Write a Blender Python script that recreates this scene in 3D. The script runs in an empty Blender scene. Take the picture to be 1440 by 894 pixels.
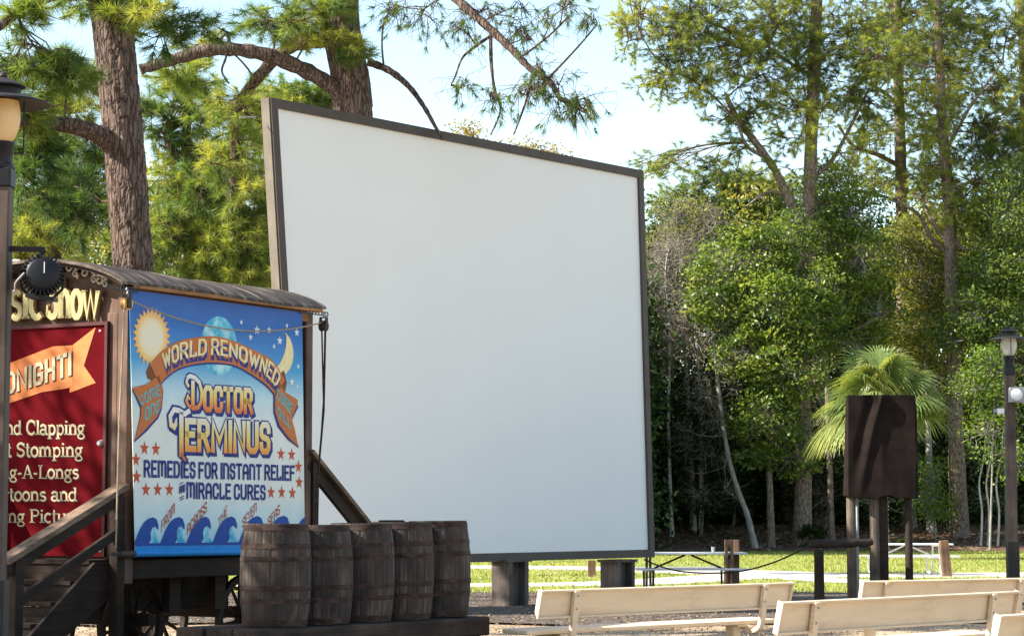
import bpy, bmesh, math, random
import numpy as np
from mathutils import Vector, Matrix

random.seed(7)
RNG = np.random.default_rng(11)
S = bpy.context.scene
COL = S.collection
R = math.radians
FPX = 3230.0                      # focal length in photograph pixels
PITCH = R(4.85)
CAM = Vector((0, 0, 1.6))

# ---------------------------------------------------------------- camera, world, sun, exposure
cd = bpy.data.cameras.new('camera')
cam = bpy.data.objects.new('camera', cd)
COL.objects.link(cam)
cam.location = CAM
cam.rotation_euler = (R(90) + PITCH, 0, 0)
cd.sensor_width = 36.0
cd.lens = FPX / 1440 * 36
cd.clip_start = 0.1
cd.clip_end = 3000
S.camera = cam

SUN_EL, SUN_AZ = R(37), R(-13)     # azimuth: 0 = from the left (-x), negative = from behind the camera
sd = Vector((-math.cos(SUN_AZ) * math.cos(SUN_EL), math.sin(SUN_AZ) * math.cos(SUN_EL), math.sin(SUN_EL)))
W = bpy.data.worlds.new('World')
S.world = W
W.use_nodes = True
nt = W.node_tree
bg = nt.nodes['Background']
sky = nt.nodes.new('ShaderNodeTexSky')
sky.sky_type = 'NISHITA'
sky.sun_disc = False
sky.sun_elevation = SUN_EL
sky.sun_rotation = math.atan2(sd.x, sd.y)
sky.altitude = 0
sky.air_density = 1.0
sky.dust_density = 0.7
sky.ozone_density = 1.6
tint = nt.nodes.new('ShaderNodeMix')          # camera balanced for open shade: blue of the sky taken down
tint.data_type = 'RGBA'; tint.blend_type = 'MULTIPLY'
tint.inputs[0].default_value = 1.0
tint.inputs[7].default_value = (1.04, 1.0, 0.895, 1)
nt.links.new(sky.outputs[0], tint.inputs[6])
nt.links.new(tint.outputs[2], bg.inputs[0])
bg.inputs[1].default_value = 0.10
sl = bpy.data.lights.new('sun', 'SUN')
sl.energy = 4.2
sl.angle = R(0.53)
sl.color = (1.0, 0.93, 0.82)
so = bpy.data.objects.new('sun', sl)
COL.objects.link(so)
so.rotation_euler = sd.to_track_quat('Z', 'Y').to_euler()
S.view_settings.view_transform = 'Standard'
S.view_settings.look = 'None'
S.view_settings.exposure = 1.93
S.view_settings.gamma = 1.0
S.view_settings.use_curve_mapping = False
S.render.engine = 'CYCLES'
S.cycles.max_bounces = 7
S.cycles.transparent_max_bounces = 8

# ---------------------------------------------------------------- pixel -> world helpers
def ray(px, py):
    u = (px - 720) / FPX
    v = (447 - py) / FPX
    c, s = math.cos(PITCH), math.sin(PITCH)
    return Vector((u, c - v * s, s + v * c))
def P(px, py, Y):
    d = ray(px, py)
    return CAM + d * (Y / d.y)
def G(px, py, z=0.0):
    d = ray(px, py)
    return CAM + d * ((z - CAM.z) / d.z)
def RPL(px, py, p0, n):
    d = ray(px, py)
    return CAM + d * ((p0 - CAM).dot(n) / d.dot(n))

# ---------------------------------------------------------------- object helpers
def tag(o, label, cat, group=None, kind=None):
    if label: o['label'] = label
    if cat: o['category'] = cat
    if group: o['group'] = group
    if kind: o['kind'] = kind
    return o
def thing(name, label, cat, loc=(0, 0, 0), rz=0.0, group=None):
    o = bpy.data.objects.new(name, None)
    COL.objects.link(o)
    o.location = loc
    o.rotation_euler = (0, 0, rz)
    o.empty_display_size = 0.1
    return tag(o, label, cat, group)
def invm(parent):
    m = Matrix.Translation(parent.location) @ parent.rotation_euler.to_matrix().to_4x4()
    if parent.parent is not None:
        m = (Matrix.Translation(parent.parent.location) @ parent.parent.rotation_euler.to_matrix().to_4x4()) @ m
    return m.inverted()
def copy_tree(o, parent=None):
    c = o.copy()
    COL.objects.link(c)
    c.parent = parent
    for ch in list(o.children):
        copy_tree(ch, c)
    return c

class MB:
    """collects shapes and links them as one mesh object"""
    def __init__(s):
        s.v, s.f, s.sm = [], [], []
    def add(s, vs, fs, smooth=False):
        b = len(s.v)
        s.v += [Vector(v) for v in vs]
        s.f += [tuple(b + i for i in f) for f in fs]
        s.sm += [smooth] * len(fs)
        return s
    def box(s, c, size, rz=0.0, rx=0.0, ry=0.0, bevel=0.0):
        hx, hy, hz = size[0] / 2, size[1] / 2, size[2] / 2
        m = Matrix.Translation(c) @ Matrix.Rotation(rz, 4, 'Z') @ Matrix.Rotation(ry, 4, 'Y') @ Matrix.Rotation(rx, 4, 'X')
        if bevel > 0:
            bm = bmesh.new()
            bmesh.ops.create_cube(bm, size=1.0)
            for v in bm.verts:
                v.co = Vector((v.co.x * size[0], v.co.y * size[1], v.co.z * size[2]))
            bmesh.ops.bevel(bm, geom=list(bm.edges), offset=bevel, segments=2, profile=0.5, affect='EDGES')
            bm.verts.index_update()
            s.add([m @ v.co for v in bm.verts], [[v.index for v in f.verts] for f in bm.faces])
            bm.free()
            return s
        vs = [m @ Vector((x * hx, y * hy, z * hz)) for x in (-1, 1) for y in (-1, 1) for z in (-1, 1)]
        s.add(vs, [(0, 1, 3, 2), (4, 6, 7, 5), (0, 4, 5, 1), (2, 3, 7, 6), (0, 2, 6, 4), (1, 5, 7, 3)])
        return s
    def beam(s, a, b, w, h, up=Vector((0, 0, 1)), bevel=0.0):
        """bar from a to b, w wide sideways, h high along up"""
        a, b = Vector(a), Vector(b)
        d = (b - a)
        L = d.length
        d.normalize()
        side = d.cross(up)
        if side.length < 1e-4: side = d.cross(Vector((0, 1, 0)))
        side.normalize()
        u = side.cross(d).normalized()
        m = Matrix((side, d, u)).transposed()
        n = len(s.v)
        s.box((0, 0, 0), (w, L, h), bevel=bevel)
        c = (a + b) / 2
        for i in range(n, len(s.v)):
            s.v[i] = m @ s.v[i] + c
        return s
    def tube(s, pts, r, n=10, cap=True, smooth=True):
        pts = [Vector(p) for p in pts]
        rs = r if isinstance(r, (list, tuple)) else [r] * len(pts)
        N = len(pts)
        t0 = (pts[1] - pts[0]).normalized()
        x = t0.orthogonal().normalized()
        vs = []
        for i, p in enumerate(pts):
            if i == 0: t = t0
            elif i == N - 1: t = (pts[i] - pts[i - 1]).normalized()
            else: t = ((pts[i + 1] - pts[i]).normalized() + (pts[i] - pts[i - 1]).normalized()).normalized()
            x = (x - t * x.dot(t)).normalized()
            y = t.cross(x)
            for k in range(n):
                a = 2 * math.pi * k / n
                vs.append(p + (x * math.cos(a) + y * math.sin(a)) * rs[i])
        fs = [(i * n + k, i * n + (k + 1) % n, (i + 1) * n + (k + 1) % n, (i + 1) * n + k) for i in range(N - 1) for k in range(n)]
        if cap:
            fs.append(tuple(reversed(range(n))))
            fs.append(tuple((N - 1) * n + k for k in range(n)))
        s.add(vs, fs, smooth)
        return s
    def lathe(s, prof, n=32, c=(0, 0, 0), mat=None, rmod=None, cap=True, smooth=True):
        """prof: (r, z) list; rmod(angle, i) multiplies the radius"""
        vs = []
        m = mat or Matrix.Identity(4)
        c = Vector(c)
        for i, (r, z) in enumerate(prof):
            for k in range(n):
                a = 2 * math.pi * k / n
                q = r * (rmod(a, i) if rmod else 1)
                vs.append(c + (m @ Vector((q * math.cos(a), q * math.sin(a), z))))
        N = len(prof)
        fs = [(i * n + k, i * n + (k + 1) % n, (i + 1) * n + (k + 1) % n, (i + 1) * n + k) for i in range(N - 1) for k in range(n)]
        if cap:
            if prof[0][0] > 1e-6: fs.append(tuple(reversed(range(n))))
            if prof[-1][0] > 1e-6: fs.append(tuple((N - 1) * n + k for k in range(n)))
        s.add(vs, fs, smooth)
        return s
    def prism(s, poly, vec):
        """poly: list of 3D points, extruded by vec"""
        n = len(poly)
        vec = Vector(vec)
        vs = [Vector(p) for p in poly] + [Vector(p) + vec for p in poly]
        fs = [tuple(range(n)), tuple(reversed(range(n, 2 * n)))] + [(k, k + n, (k + 1) % n + n, (k + 1) % n) for k in range(n)]
        s.add(vs, fs)
        return s
    def build(s, name, mat, parent=None, world=False, label=None, fix=True, smooth_angle=40):
        me = bpy.data.meshes.new(name)
        vs = s.v
        if parent is not None and world:
            m = invm(parent)
            vs = [m @ v for v in vs]
        me.from_pydata([tuple(v) for v in vs], [], s.f)
        if fix:
            bm = bmesh.new()
            bm.from_mesh(me)
            bmesh.ops.recalc_face_normals(bm, faces=bm.faces)
            bm.to_mesh(me)
            bm.free()
        me.polygons.foreach_set('use_smooth', s.sm)
        if any(s.sm): me.set_sharp_from_angle(angle=R(smooth_angle))
        me.materials.append(mat)
        me.update()
        o = bpy.data.objects.new(name, me)
        COL.objects.link(o)
        if parent is not None: o.parent = parent
        if label: o['label'] = label
        return o

def np_mesh(name, V, F, mat, parent=None, rnd=None, smooth=False, world=True):
    """V (n,3), F (m,k) all faces with the same corner count; rnd one value per face"""
    me = bpy.data.meshes.new(name)
    V = np.asarray(V, dtype=np.float32).reshape(-1, 3)
    F = np.asarray(F, dtype=np.int32)
    if parent is not None and world:
        m = np.array(invm(parent), dtype=np.float32)
        V = V @ m[:3, :3].T + m[:3, 3]
    k = F.shape[1]
    me.vertices.add(len(V))
    me.vertices.foreach_set('co', V.ravel())
    me.loops.add(F.size)
    me.loops.foreach_set('vertex_index', F.ravel())
    me.polygons.add(len(F))
    me.polygons.foreach_set('loop_start', np.arange(0, F.size, k, dtype=np.int32))
    me.update(calc_edges=True)
    if rnd is not None:
        at = me.attributes.new('rnd', 'FLOAT', 'FACE')
        at.data.foreach_set('value', np.asarray(rnd, dtype=np.float32))
    if smooth:
        me.polygons.foreach_set('use_smooth', np.ones(len(F), dtype=bool))
    me.materials.append(mat)
    o = bpy.data.objects.new(name, me)
    COL.objects.link(o)
    if parent is not None: o.parent = parent
    return o

# ---------------------------------------------------------------- materials
def newmat(name):
    m = bpy.data.materials.new(name)
    m.use_nodes = True
    return m, m.node_tree, m.node_tree.nodes['Principled BSDF']
def N(t, kind, **kw):
    n = t.nodes.new(kind)
    for k, v in kw.items():
        if hasattr(n, k): setattr(n, k, v)
        else: n.inputs[k].default_value = v
    return n
def ramp(t, stops):
    n = t.nodes.new('ShaderNodeValToRGB')
    e = n.color_ramp.elements
    while len(e) < len(stops): e.new(0.5)
    for q, (p, c) in zip(e, stops):
        q.position = p
        q.color = (*c, 1) if len(c) == 3 else c
    return n
def coords(t, scale=(1, 1, 1), out='Object', rot=(0, 0, 0)):
    c = t.nodes.new('ShaderNodeTexCoord')
    m = t.nodes.new('ShaderNodeMapping')
    m.inputs['Scale'].default_value = scale
    m.inputs['Rotation'].default_value = rot
    t.links.new(c.outputs[out], m.inputs[0])
    return m.outputs[0]
def bump(t, b, src, strength=0.4, dist=0.01):
    n = t.nodes.new('ShaderNodeBump')
    n.inputs['Strength'].default_value = strength
    n.inputs['Distance'].default_value = dist
    t.links.new(src, n.inputs['Height'])
    t.links.new(n.outputs[0], b.inputs['Normal'])
def mixc(t, fac, a, b, mode='MIX'):
    n = t.nodes.new('ShaderNodeMix')
    n.data_type = 'RGBA'
    n.blend_type = mode
    for i, x in ((0, fac), (6, a), (7, b)):
        if isinstance(x, (int, float)): n.inputs[i].default_value = x
        elif isinstance(x, tuple): n.inputs[i].default_value = (*x, 1)
        else: t.links.new(x, n.inputs[i])
    return n.outputs[2]
def noisy(name, c1, c2, scale=8, rough=0.6, stretch=(1, 1, 1), bs=0.2, bd=0.005, metal=0.0, c3=None, detail=6, spec=0.2):
    """two or three colours mixed by noise, with bump"""
    m, t, b = newmat(name)
    v = coords(t, stretch)
    n = N(t, 'ShaderNodeTexNoise', Scale=scale, Detail=detail, Roughness=0.6)
    t.links.new(v, n.inputs['Vector'])
    st = [(0.32, c1), (0.68, c2)] if c3 is None else [(0.3, c1), (0.5, c2), (0.72, c3)]
    r = ramp(t, st)
    t.links.new(n.outputs[0], r.inputs[0])
    t.links.new(r.outputs[0], b.inputs['Base Color'])
    b.inputs['Roughness'].default_value = rough
    b.inputs['Metallic'].default_value = metal
    b.inputs['Specular IOR Level'].default_value = spec
    if bs: bump(t, b, n.outputs[0], bs, bd)
    return m
def wood(name, c1, c2, axis='Z', rough=0.75, scale=1.0, bs=0.4):
    """grain running along axis, with blotches"""
    m, t, b = newmat(name)
    st = {'X': (1.2, 22, 22), 'Y': (22, 1.2, 22), 'Z': (22, 22, 1.2)}[axis]
    v = coords(t, tuple(q * scale for q in st))
    n = N(t, 'ShaderNodeTexNoise', Scale=1.4, Detail=8, Roughness=0.65)
    t.links.new(v, n.inputs['Vector'])
    n2 = N(t, 'ShaderNodeTexNoise', Scale=2.2, Detail=4)
    t.links.new(coords(t), n2.inputs['Vector'])
    r = ramp(t, [(0.3, c1), (0.7, c2)])
    t.links.new(n.outputs[0], r.inputs[0])
    r2 = ramp(t, [(0.35, (0.55, 0.55, 0.55)), (0.65, (1.15, 1.12, 1.1))])
    t.links.new(n2.outputs[0], r2.inputs[0])
    o = mixc(t, 1.0, r.outputs[0], r2.outputs[0], 'MULTIPLY')
    t.links.new(o, b.inputs['Base Color'])
    b.inputs['Roughness'].default_value = rough
    b.inputs['Specular IOR Level'].default_value = 0.15
    bump(t, b, n.outputs[0], bs, 0.006)
    return m
def leafmat(name, cols, trans=0.45, rough=0.45, tcol=None, spec=0.3):
    """foliage: colour by a per-leaf random value, part of the light passes through"""
    m, t, b = newmat(name)
    a = t.nodes.new('ShaderNodeAttribute')
    a.attribute_name = 'rnd'
    r = ramp(t, [(i / (len(cols) - 1), c) for i, c in enumerate(cols)])
    t.links.new(a.outputs['Fac'], r.inputs[0])
    t.links.new(r.outputs[0], b.inputs['Base Color'])
    b.inputs['Roughness'].default_value = rough
    b.inputs['Specular IOR Level'].default_value = spec
    tr = t.nodes.new('ShaderNodeBsdfTranslucent')
    o = mixc(t, 1.0, r.outputs[0], tcol or (1.9, 1.7, 0.7), 'MULTIPLY')
    t.links.new(o, tr.inputs[0])
    mx = t.nodes.new('ShaderNodeMixShader')
    mx.inputs[0].default_value = trans
    t.links.new(b.outputs[0], mx.inputs[1])
    t.links.new(tr.outputs[0], mx.inputs[2])
    t.links.new(mx.outputs[0], t.nodes['Material Output'].inputs['Surface'])
    return m
def barkmat(name, c1, c2, c3, sx=7, sz=2.2, bs=0.9, bd=0.03):
    """plated bark: stretched cells with dark gaps"""
    m, t, b = newmat(name)
    v = coords(t, (sx, sx, sz))
    n0 = N(t, 'ShaderNodeTexNoise', Scale=0.8, Detail=3)
    t.links.new(v, n0.inputs['Vector'])
    add = t.nodes.new('ShaderNodeVectorMath'); add.operation = 'ADD'
    sc = t.nodes.new('ShaderNodeVectorMath'); sc.operation = 'SCALE'; sc.inputs['Scale'].default_value = 1.6
    t.links.new(n0.outputs['Color'], sc.inputs[0]); t.links.new(v, add.inputs[0]); t.links.new(sc.outputs[0], add.inputs[1])
    vo = N(t, 'ShaderNodeTexVoronoi', Scale=1.0)
    vo.feature = 'DISTANCE_TO_EDGE'
    t.links.new(add.outputs[0], vo.inputs['Vector'])
    n = N(t, 'ShaderNodeTexNoise', Scale=3.0, Detail=7, Roughness=0.7)
    t.links.new(v, n.inputs['Vector'])
    r = ramp(t, [(0.3, c2), (0.7, c3)])
    t.links.new(n.outputs[0], r.inputs[0])
    e = ramp(t, [(0.0, (0, 0, 0)), (0.10, (0.75, 0.75, 0.75)), (0.25, (1, 1, 1))])
    t.links.new(vo.outputs['Distance'], e.inputs[0])
    o = mixc(t, e.outputs[0], c1, r.outputs[0])
    t.links.new(o, b.inputs['Base Color'])
    b.inputs['Roughness'].default_value = 0.9
    b.inputs['Specular IOR Level'].default_value = 0.15
    ad = t.nodes.new('ShaderNodeMath'); ad.operation = 'MULTIPLY_ADD'
    t.links.new(n.outputs[0], ad.inputs[0]); ad.inputs[1].default_value = 0.35
    t.links.new(e.outputs[0], ad.inputs[2])
    bump(t, b, ad.outputs[0], bs, bd)
    return m
def plain(name, c, rough=0.5, metal=0.0, spec=0.25):
    """one paint with faint mottling and dirt"""
    k = 0.86
    return noisy(name, tuple(q * k for q in c), tuple(min(1, q * 1.05) for q in c), 14, rough, bs=0.05, bd=0.002, metal=metal, spec=spec)

M = {}
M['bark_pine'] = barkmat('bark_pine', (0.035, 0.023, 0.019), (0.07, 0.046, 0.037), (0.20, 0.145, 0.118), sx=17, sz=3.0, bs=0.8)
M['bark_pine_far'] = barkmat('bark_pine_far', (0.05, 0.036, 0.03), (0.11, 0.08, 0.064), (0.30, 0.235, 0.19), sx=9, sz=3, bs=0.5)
M['bark_grey'] = noisy('bark_grey', (0.12, 0.11, 0.10), (0.34, 0.32, 0.29), 5, 0.9, (3, 3, 0.8), 0.6, 0.02)
M['bark_pale'] = noisy('bark_pale', (0.24, 0.24, 0.22), (0.50, 0.49, 0.46), 4, 0.9, (2, 2, 0.6), 0.4, 0.02)
M['twig'] = noisy('twig', (0.045, 0.032, 0.026), (0.13, 0.09, 0.07), 6, 0.9)
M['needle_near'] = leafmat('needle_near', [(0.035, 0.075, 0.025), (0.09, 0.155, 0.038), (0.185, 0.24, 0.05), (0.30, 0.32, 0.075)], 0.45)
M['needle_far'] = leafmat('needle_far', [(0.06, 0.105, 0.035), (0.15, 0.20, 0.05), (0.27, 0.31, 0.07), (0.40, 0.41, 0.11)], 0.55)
M['needle_dark'] = leafmat('needle_dark', [(0.02, 0.045, 0.018), (0.035, 0.07, 0.022), (0.06, 0.10, 0.03)], 0.35)
M['leaf_gloss'] = leafmat('leaf_gloss', [(0.035, 0.07, 0.014), (0.08, 0.13, 0.022), (0.16, 0.22, 0.035), (0.28, 0.31, 0.07)], 0.4, 0.42, spec=0.35)
M['leaf_olive'] = leafmat('leaf_olive', [(0.07, 0.10, 0.025), (0.15, 0.18, 0.04), (0.25, 0.26, 0.055), (0.33, 0.27, 0.07)], 0.45)
M['leaf_yellow'] = leafmat('leaf_yellow', [(0.15, 0.14, 0.03), (0.26, 0.20, 0.05), (0.34, 0.22, 0.06)], 0.5)
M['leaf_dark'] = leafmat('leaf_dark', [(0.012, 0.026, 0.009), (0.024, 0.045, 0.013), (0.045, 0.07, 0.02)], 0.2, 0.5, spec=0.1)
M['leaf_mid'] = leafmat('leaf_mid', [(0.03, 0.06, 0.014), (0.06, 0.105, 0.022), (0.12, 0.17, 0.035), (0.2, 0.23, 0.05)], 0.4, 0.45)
M['leaf_bright'] = leafmat('leaf_bright', [(0.06, 0.11, 0.02), (0.11, 0.18, 0.03), (0.18, 0.24, 0.04)], 0.5, 0.35)
M['palm_leaf'] = leafmat('palm_leaf', [(0.05, 0.09, 0.03), (0.12, 0.17, 0.055), (0.22, 0.25, 0.08), (0.36, 0.32, 0.11)], 0.35, 0.4, spec=0.3)
M['litter'] = leafmat('litter', [(0.07, 0.045, 0.03), (0.12, 0.08, 0.052), (0.20, 0.145, 0.095), (0.30, 0.235, 0.15)], 0.15, 0.8)
M['grass'] = leafmat('grass', [(0.14, 0.19, 0.04), (0.22, 0.26, 0.06), (0.32, 0.31, 0.10)], 0.4, 0.6)
M['dead_twig'] = noisy('dead_twig', (0.14, 0.12, 0.10), (0.28, 0.25, 0.21), 3, 0.9)
# ================================================================ SETTING
def rise(y):
    t = min(1, max(0, (y - 95) / 11.0))
    return 1.0 * t * t * (3 - 2 * t) + max(0, y - 110) * 0.012

def sheet(name, mat, xs, ys, zf, z0=0.0):
    V = [(x, y, zf(x, y) + z0) for y in ys for x in xs]
    n = len(xs)
    F = [(j * n + i, j * n + i + 1, (j + 1) * n + i + 1, (j + 1) * n + i) for j in range(len(ys) - 1) for i in range(n - 1)]
    o = np_mesh(name, np.array(V), np.array(F), mat, smooth=True)
    o['kind'] = 'structure'
    return o

# gravelly sand
m, t, b = newmat('sand_gravel')
v = coords(t)
n1 = N(t, 'ShaderNodeTexNoise', Scale=0.5, Detail=6, Roughness=0.6)
n2 = N(t, 'ShaderNodeTexNoise', Scale=16, Detail=8, Roughness=0.75)
vo = N(t, 'ShaderNodeTexVoronoi', Scale=26)
for n in (n1, n2, vo): t.links.new(v, n.inputs['Vector'])
r1 = ramp(t, [(0.35, (0.33, 0.25, 0.18)), (0.62, (0.52, 0.42, 0.31))])
t.links.new(n1.outputs[0], r1.inputs[0])
r2 = ramp(t, [(0.36, (0.42, 0.38, 0.34)), (0.6, (1.25, 1.2, 1.12))])
t.links.new(n2.outputs[0], r2.inputs[0])
c = mixc(t, 1.0, r1.outputs[0], r2.outputs[0], 'MULTIPLY')
r3 = ramp(t, [(0.0, (0.5, 0.42, 0.35)), (0.45, (1, 1, 1))])
t.links.new(vo.outputs['Distance'], r3.inputs[0])
c = mixc(t, 0.7, c, r3.outputs[0], 'MULTIPLY')
t.links.new(c, b.inputs['Base Color'])
b.inputs['Roughness'].default_value = 0.95
b.inputs['Specular IOR Level'].default_value = 0.1
bump(t, b, n2.outputs[0], 0.8, 0.05)
M['sand'] = m
far = [-900, -400, -200, -120, -80]
xs = far + list(np.linspace(-60, 60, 61)) + [80, 120, 200, 400, 900]
ys = [-60, -20] + list(np.linspace(0, 110, 111)) + [140, 200, 400, 900, 1800]
def gz(x, y): return 0.02 * math.sin(x * 0.9) * math.cos(y * 0.7) - 0.02 if y < 44 else -0.03
sheet('ground', M['sand'], xs, ys, gz)

# lawn
m, t, b = newmat('lawn_turf')
v = coords(t)
n1 = N(t, 'ShaderNodeTexNoise', Scale=0.35, Detail=5, Roughness=0.6)
n2 = N(t, 'ShaderNodeTexNoise', Scale=7, Detail=9, Roughness=0.8)
for n in (n1, n2): t.links.new(v, n.inputs['Vector'])
r1 = ramp(t, [(0.33, (0.15, 0.19, 0.05)), (0.5, (0.28, 0.30, 0.085)), (0.68, (0.42, 0.37, 0.18))])
t.links.new(n1.outputs[0], r1.inputs[0])
r2 = ramp(t, [(0.36, (0.5, 0.5, 0.42)), (0.62, (1.2, 1.2, 1.15))])
t.links.new(n2.outputs[0], r2.inputs[0])
c = mixc(t, 1.0, r1.outputs[0], r2.outputs[0], 'MULTIPLY')
t.links.new(c, b.inputs['Base Color'])
b.inputs['Roughness'].default_value = 0.9
b.inputs['Specular IOR Level'].default_value = 0.15
bump(t, b, n2.outputs[0], 0.7, 0.06)
M['lawn'] = m
LAWN0, LAWN1 = 46.5, 97.0
def edge_sheet(name, mat, near, farf, z, x0=-70, x1=70, n=141, rows=12, zf=None):
    V, F = [], []
    for i, x in enumerate(np.linspace(x0, x1, n)):
        a, bb = near(x), farf(x)
        for j in range(rows + 1):
            y = a + (bb - a) * j / rows
            V.append((x, y, z + (zf(y) if zf else 0)))
    k = rows + 1
    F = [(i * k + j, (i + 1) * k + j, (i + 1) * k + j + 1, i * k + j + 1) for i in range(n - 1) for j in range(rows)]
    o = np_mesh(name, np.array(V), np.array(F), mat, smooth=True)
    o['kind'] = 'structure'
    return o
def wob(x, s, a): return a * (math.sin(x * 1.3 + s) + 0.5 * math.sin(x * 3.7 + 2 * s) + 0.3 * math.sin(x * 8.1 + s * 3))
edge_sheet('lawn', M['lawn'], lambda x: LAWN0 + wob(x, 1, 0.5), lambda x: LAWN1 + 1.5 + wob(x, 4, 0.6), 0.004)
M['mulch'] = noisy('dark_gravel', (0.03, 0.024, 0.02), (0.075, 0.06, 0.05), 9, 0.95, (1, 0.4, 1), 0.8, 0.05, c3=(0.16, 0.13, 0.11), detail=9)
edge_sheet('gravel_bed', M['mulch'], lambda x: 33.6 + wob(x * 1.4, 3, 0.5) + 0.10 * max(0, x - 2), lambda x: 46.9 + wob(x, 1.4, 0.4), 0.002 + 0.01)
# forest floor
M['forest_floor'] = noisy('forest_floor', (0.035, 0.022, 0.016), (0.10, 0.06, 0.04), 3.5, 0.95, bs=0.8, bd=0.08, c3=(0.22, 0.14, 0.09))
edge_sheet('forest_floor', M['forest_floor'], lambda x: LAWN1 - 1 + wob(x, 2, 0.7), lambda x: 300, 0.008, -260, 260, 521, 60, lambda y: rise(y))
# paths of pale concrete
M['concrete'] = noisy('path_concrete', (0.36, 0.33, 0.28), (0.50, 0.46, 0.40), 2.5, 0.9, bs=0.2, bd=0.01, detail=9)
def path(name, pts, w, z):
    pts = [Vector((p[0], p[1], 0)) for p in pts]
    q = []
    for i in range(len(pts) - 1):
        for k in range(16): q.append(pts[i].lerp(pts[i + 1], k / 16))
    q.append(pts[-1])
    for _ in range(40): q = [q[0]] + [(q[i - 1] + q[i] * 2 + q[i + 1]) / 4 for i in range(1, len(q) - 1)] + [q[-1]]
    mb = MB()
    vs, fs = [], []
    for i, p in enumerate(q):
        d = (q[min(i + 1, len(q) - 1)] - q[max(i - 1, 0)]).normalized()
        s = Vector((-d.y, d.x, 0)) * (w / 2)
        vs += [p + s + Vector((0, 0, z)), p - s + Vector((0, 0, z))]
    for i in range(len(q) - 1):
        a = i * 2
        fs += [(a + 1, a + 3, a + 2, a)]
    mb.add(vs, fs)
    o = mb.build(name, M['concrete'], fix=False)
    o['kind'] = 'structure'
    return o
def gxy(px, py):
    g = G(px, py)
    return (g.x, g.y)
path('path', [(-60, 80), gxy(520, 797), gxy(690, 797.5), gxy(860, 799), gxy(960, 802), gxy(1060, 806), gxy(1150, 809), gxy(1300, 809), gxy(1500, 807), (60, 60)], 4.2, 0.009)
path('path', [(-50, 56), gxy(560, 823), gxy(700, 823), gxy(860, 821), gxy(960, 816), gxy(1030, 811), gxy(1090, 808)], 2.6, 0.013)
path('path', [gxy(1100, 812), gxy(1200, 818), gxy(1330, 824), gxy(1500, 830), (40, 44)], 1.8, 0.017)

def scatter_cards(name, mat, pts, size, lift, up_bias, n_label=None, flat=True):
    """little three-cornered leaves lying about (stuff)"""
    n = len(pts)
    a = RNG.uniform(0, 2 * np.pi, n)
    tilt = RNG.normal(0, 0.35, (n, 2))
    s = RNG.uniform(0.6, 1.3, n) * size
    ux = np.stack([np.cos(a), np.sin(a), tilt[:, 0]], 1)
    uy = np.stack([-np.sin(a), np.cos(a), tilt[:, 1]], 1)
    p = pts + np.array([0, 0, lift])
    V = np.stack([p - ux * s[:, None], p + uy * s[:, None] * 0.45, p + ux * s[:, None], p - uy * s[:, None] * 0.45], 1)
    F = np.arange(4 * n).reshape(n, 4)
    return np_mesh(name, V, F, mat, rnd=RNG.uniform(0, 1, n))
# leaf litter on the gravel, on the far lawn edge and the forest floor
def rect_pts(n, x0, x1, y0, y1, z=None):
    x = RNG.uniform(x0, x1, n); y = RNG.uniform(y0, y1, n)
    zz = np.array([rise(q) for q in y]) if z is None else np.full(n, z)
    return np.stack([x, y, zz], 1)
pp = np.concatenate([rect_pts(26000, -14, 12, 24, 46, 0.0), rect_pts(9000, -20, 4, 30, 46, 0.0)])
o = scatter_cards('fallen_leaves', M['litter'], pp, 0.026, 0.02, 0)
tag(o, 'dry brown fallen leaves and pine straw scattered over the gravel', 'fallen leaves', kind='stuff')
pp = rect_pts(45000, -25, 34, 95, 122)
keep = (pp[:, 1] > 97.0 + RNG.normal(0, 0.9, len(pp)))
o = scatter_cards('leaf_litter', M['litter'], pp[keep], 0.11, 0.05, 0)
tag(o, 'red brown leaf litter under the trees beyond the lawn', 'leaf litter', kind='stuff')
# grass blades
n = 90000
x = RNG.uniform(-12, 26, n); y = 46.5 + RNG.power(0.8, n) * 50
hgt = RNG.uniform(0.03, 0.09, n); a = RNG.uniform(0, 2 * np.pi, n)
def on_path(x, y):
    py = 721 + 1.6 * FPX / y; px = 720 + x / y * FPX
    return np.zeros(len(x), bool)
P0 = np.stack([x, y, np.full(n, 0.004)], 1)
sx = np.stack([np.cos(a), np.sin(a), 0 * a], 1) * 0.018
tip = P0 + np.stack([RNG.normal(0, 0.02, n), RNG.normal(0, 0.02, n), hgt], 1)
V = np.stack([P0 - sx, P0 + sx, tip], 1)
# keep blades off the paths
def near_path(o_, P0):
    me = o_.data
    co = np.empty(len(me.vertices) * 3, np.float32); me.vertices.foreach_get('co', co); co = co.reshape(-1, 3)[::2][:, :2]
    co2 = np.empty(len(me.vertices) * 3, np.float32); me.vertices.foreach_get('co', co2); co2 = co2.reshape(-1, 3)[1::2][:, :2]
    out = np.zeros(len(P0), bool)
    mid = (co + co2) / 2; w = np.linalg.norm(co - co2, axis=1).mean() / 2
    for i in range(len(mid) - 1):
        d = mid[i + 1] - mid[i]; L = max(1e-6, (d ** 2).sum())
        u = np.clip(((P0[:, :2] - mid[i]) @ d) / L, 0, 1)
        q = mid[i] + u[:, None] * d
        out |= np.linalg.norm(P0[:, :2] - q, axis=1) < w + 0.02
    return out
bad = np.zeros(n, bool)
for o_ in [q for q in COL.objects if q.name.startswith('path')]:
    bad |= near_path(o_, P0)
V = V[~bad]
o = np_mesh('grass_blades', V, np.arange(3 * len(V)).reshape(-1, 3), M['grass'], rnd=RNG.uniform(0, 1, len(V)))
tag(o, 'short yellow green grass growing across the sunlit lawn', 'grass', kind='stuff')
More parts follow.
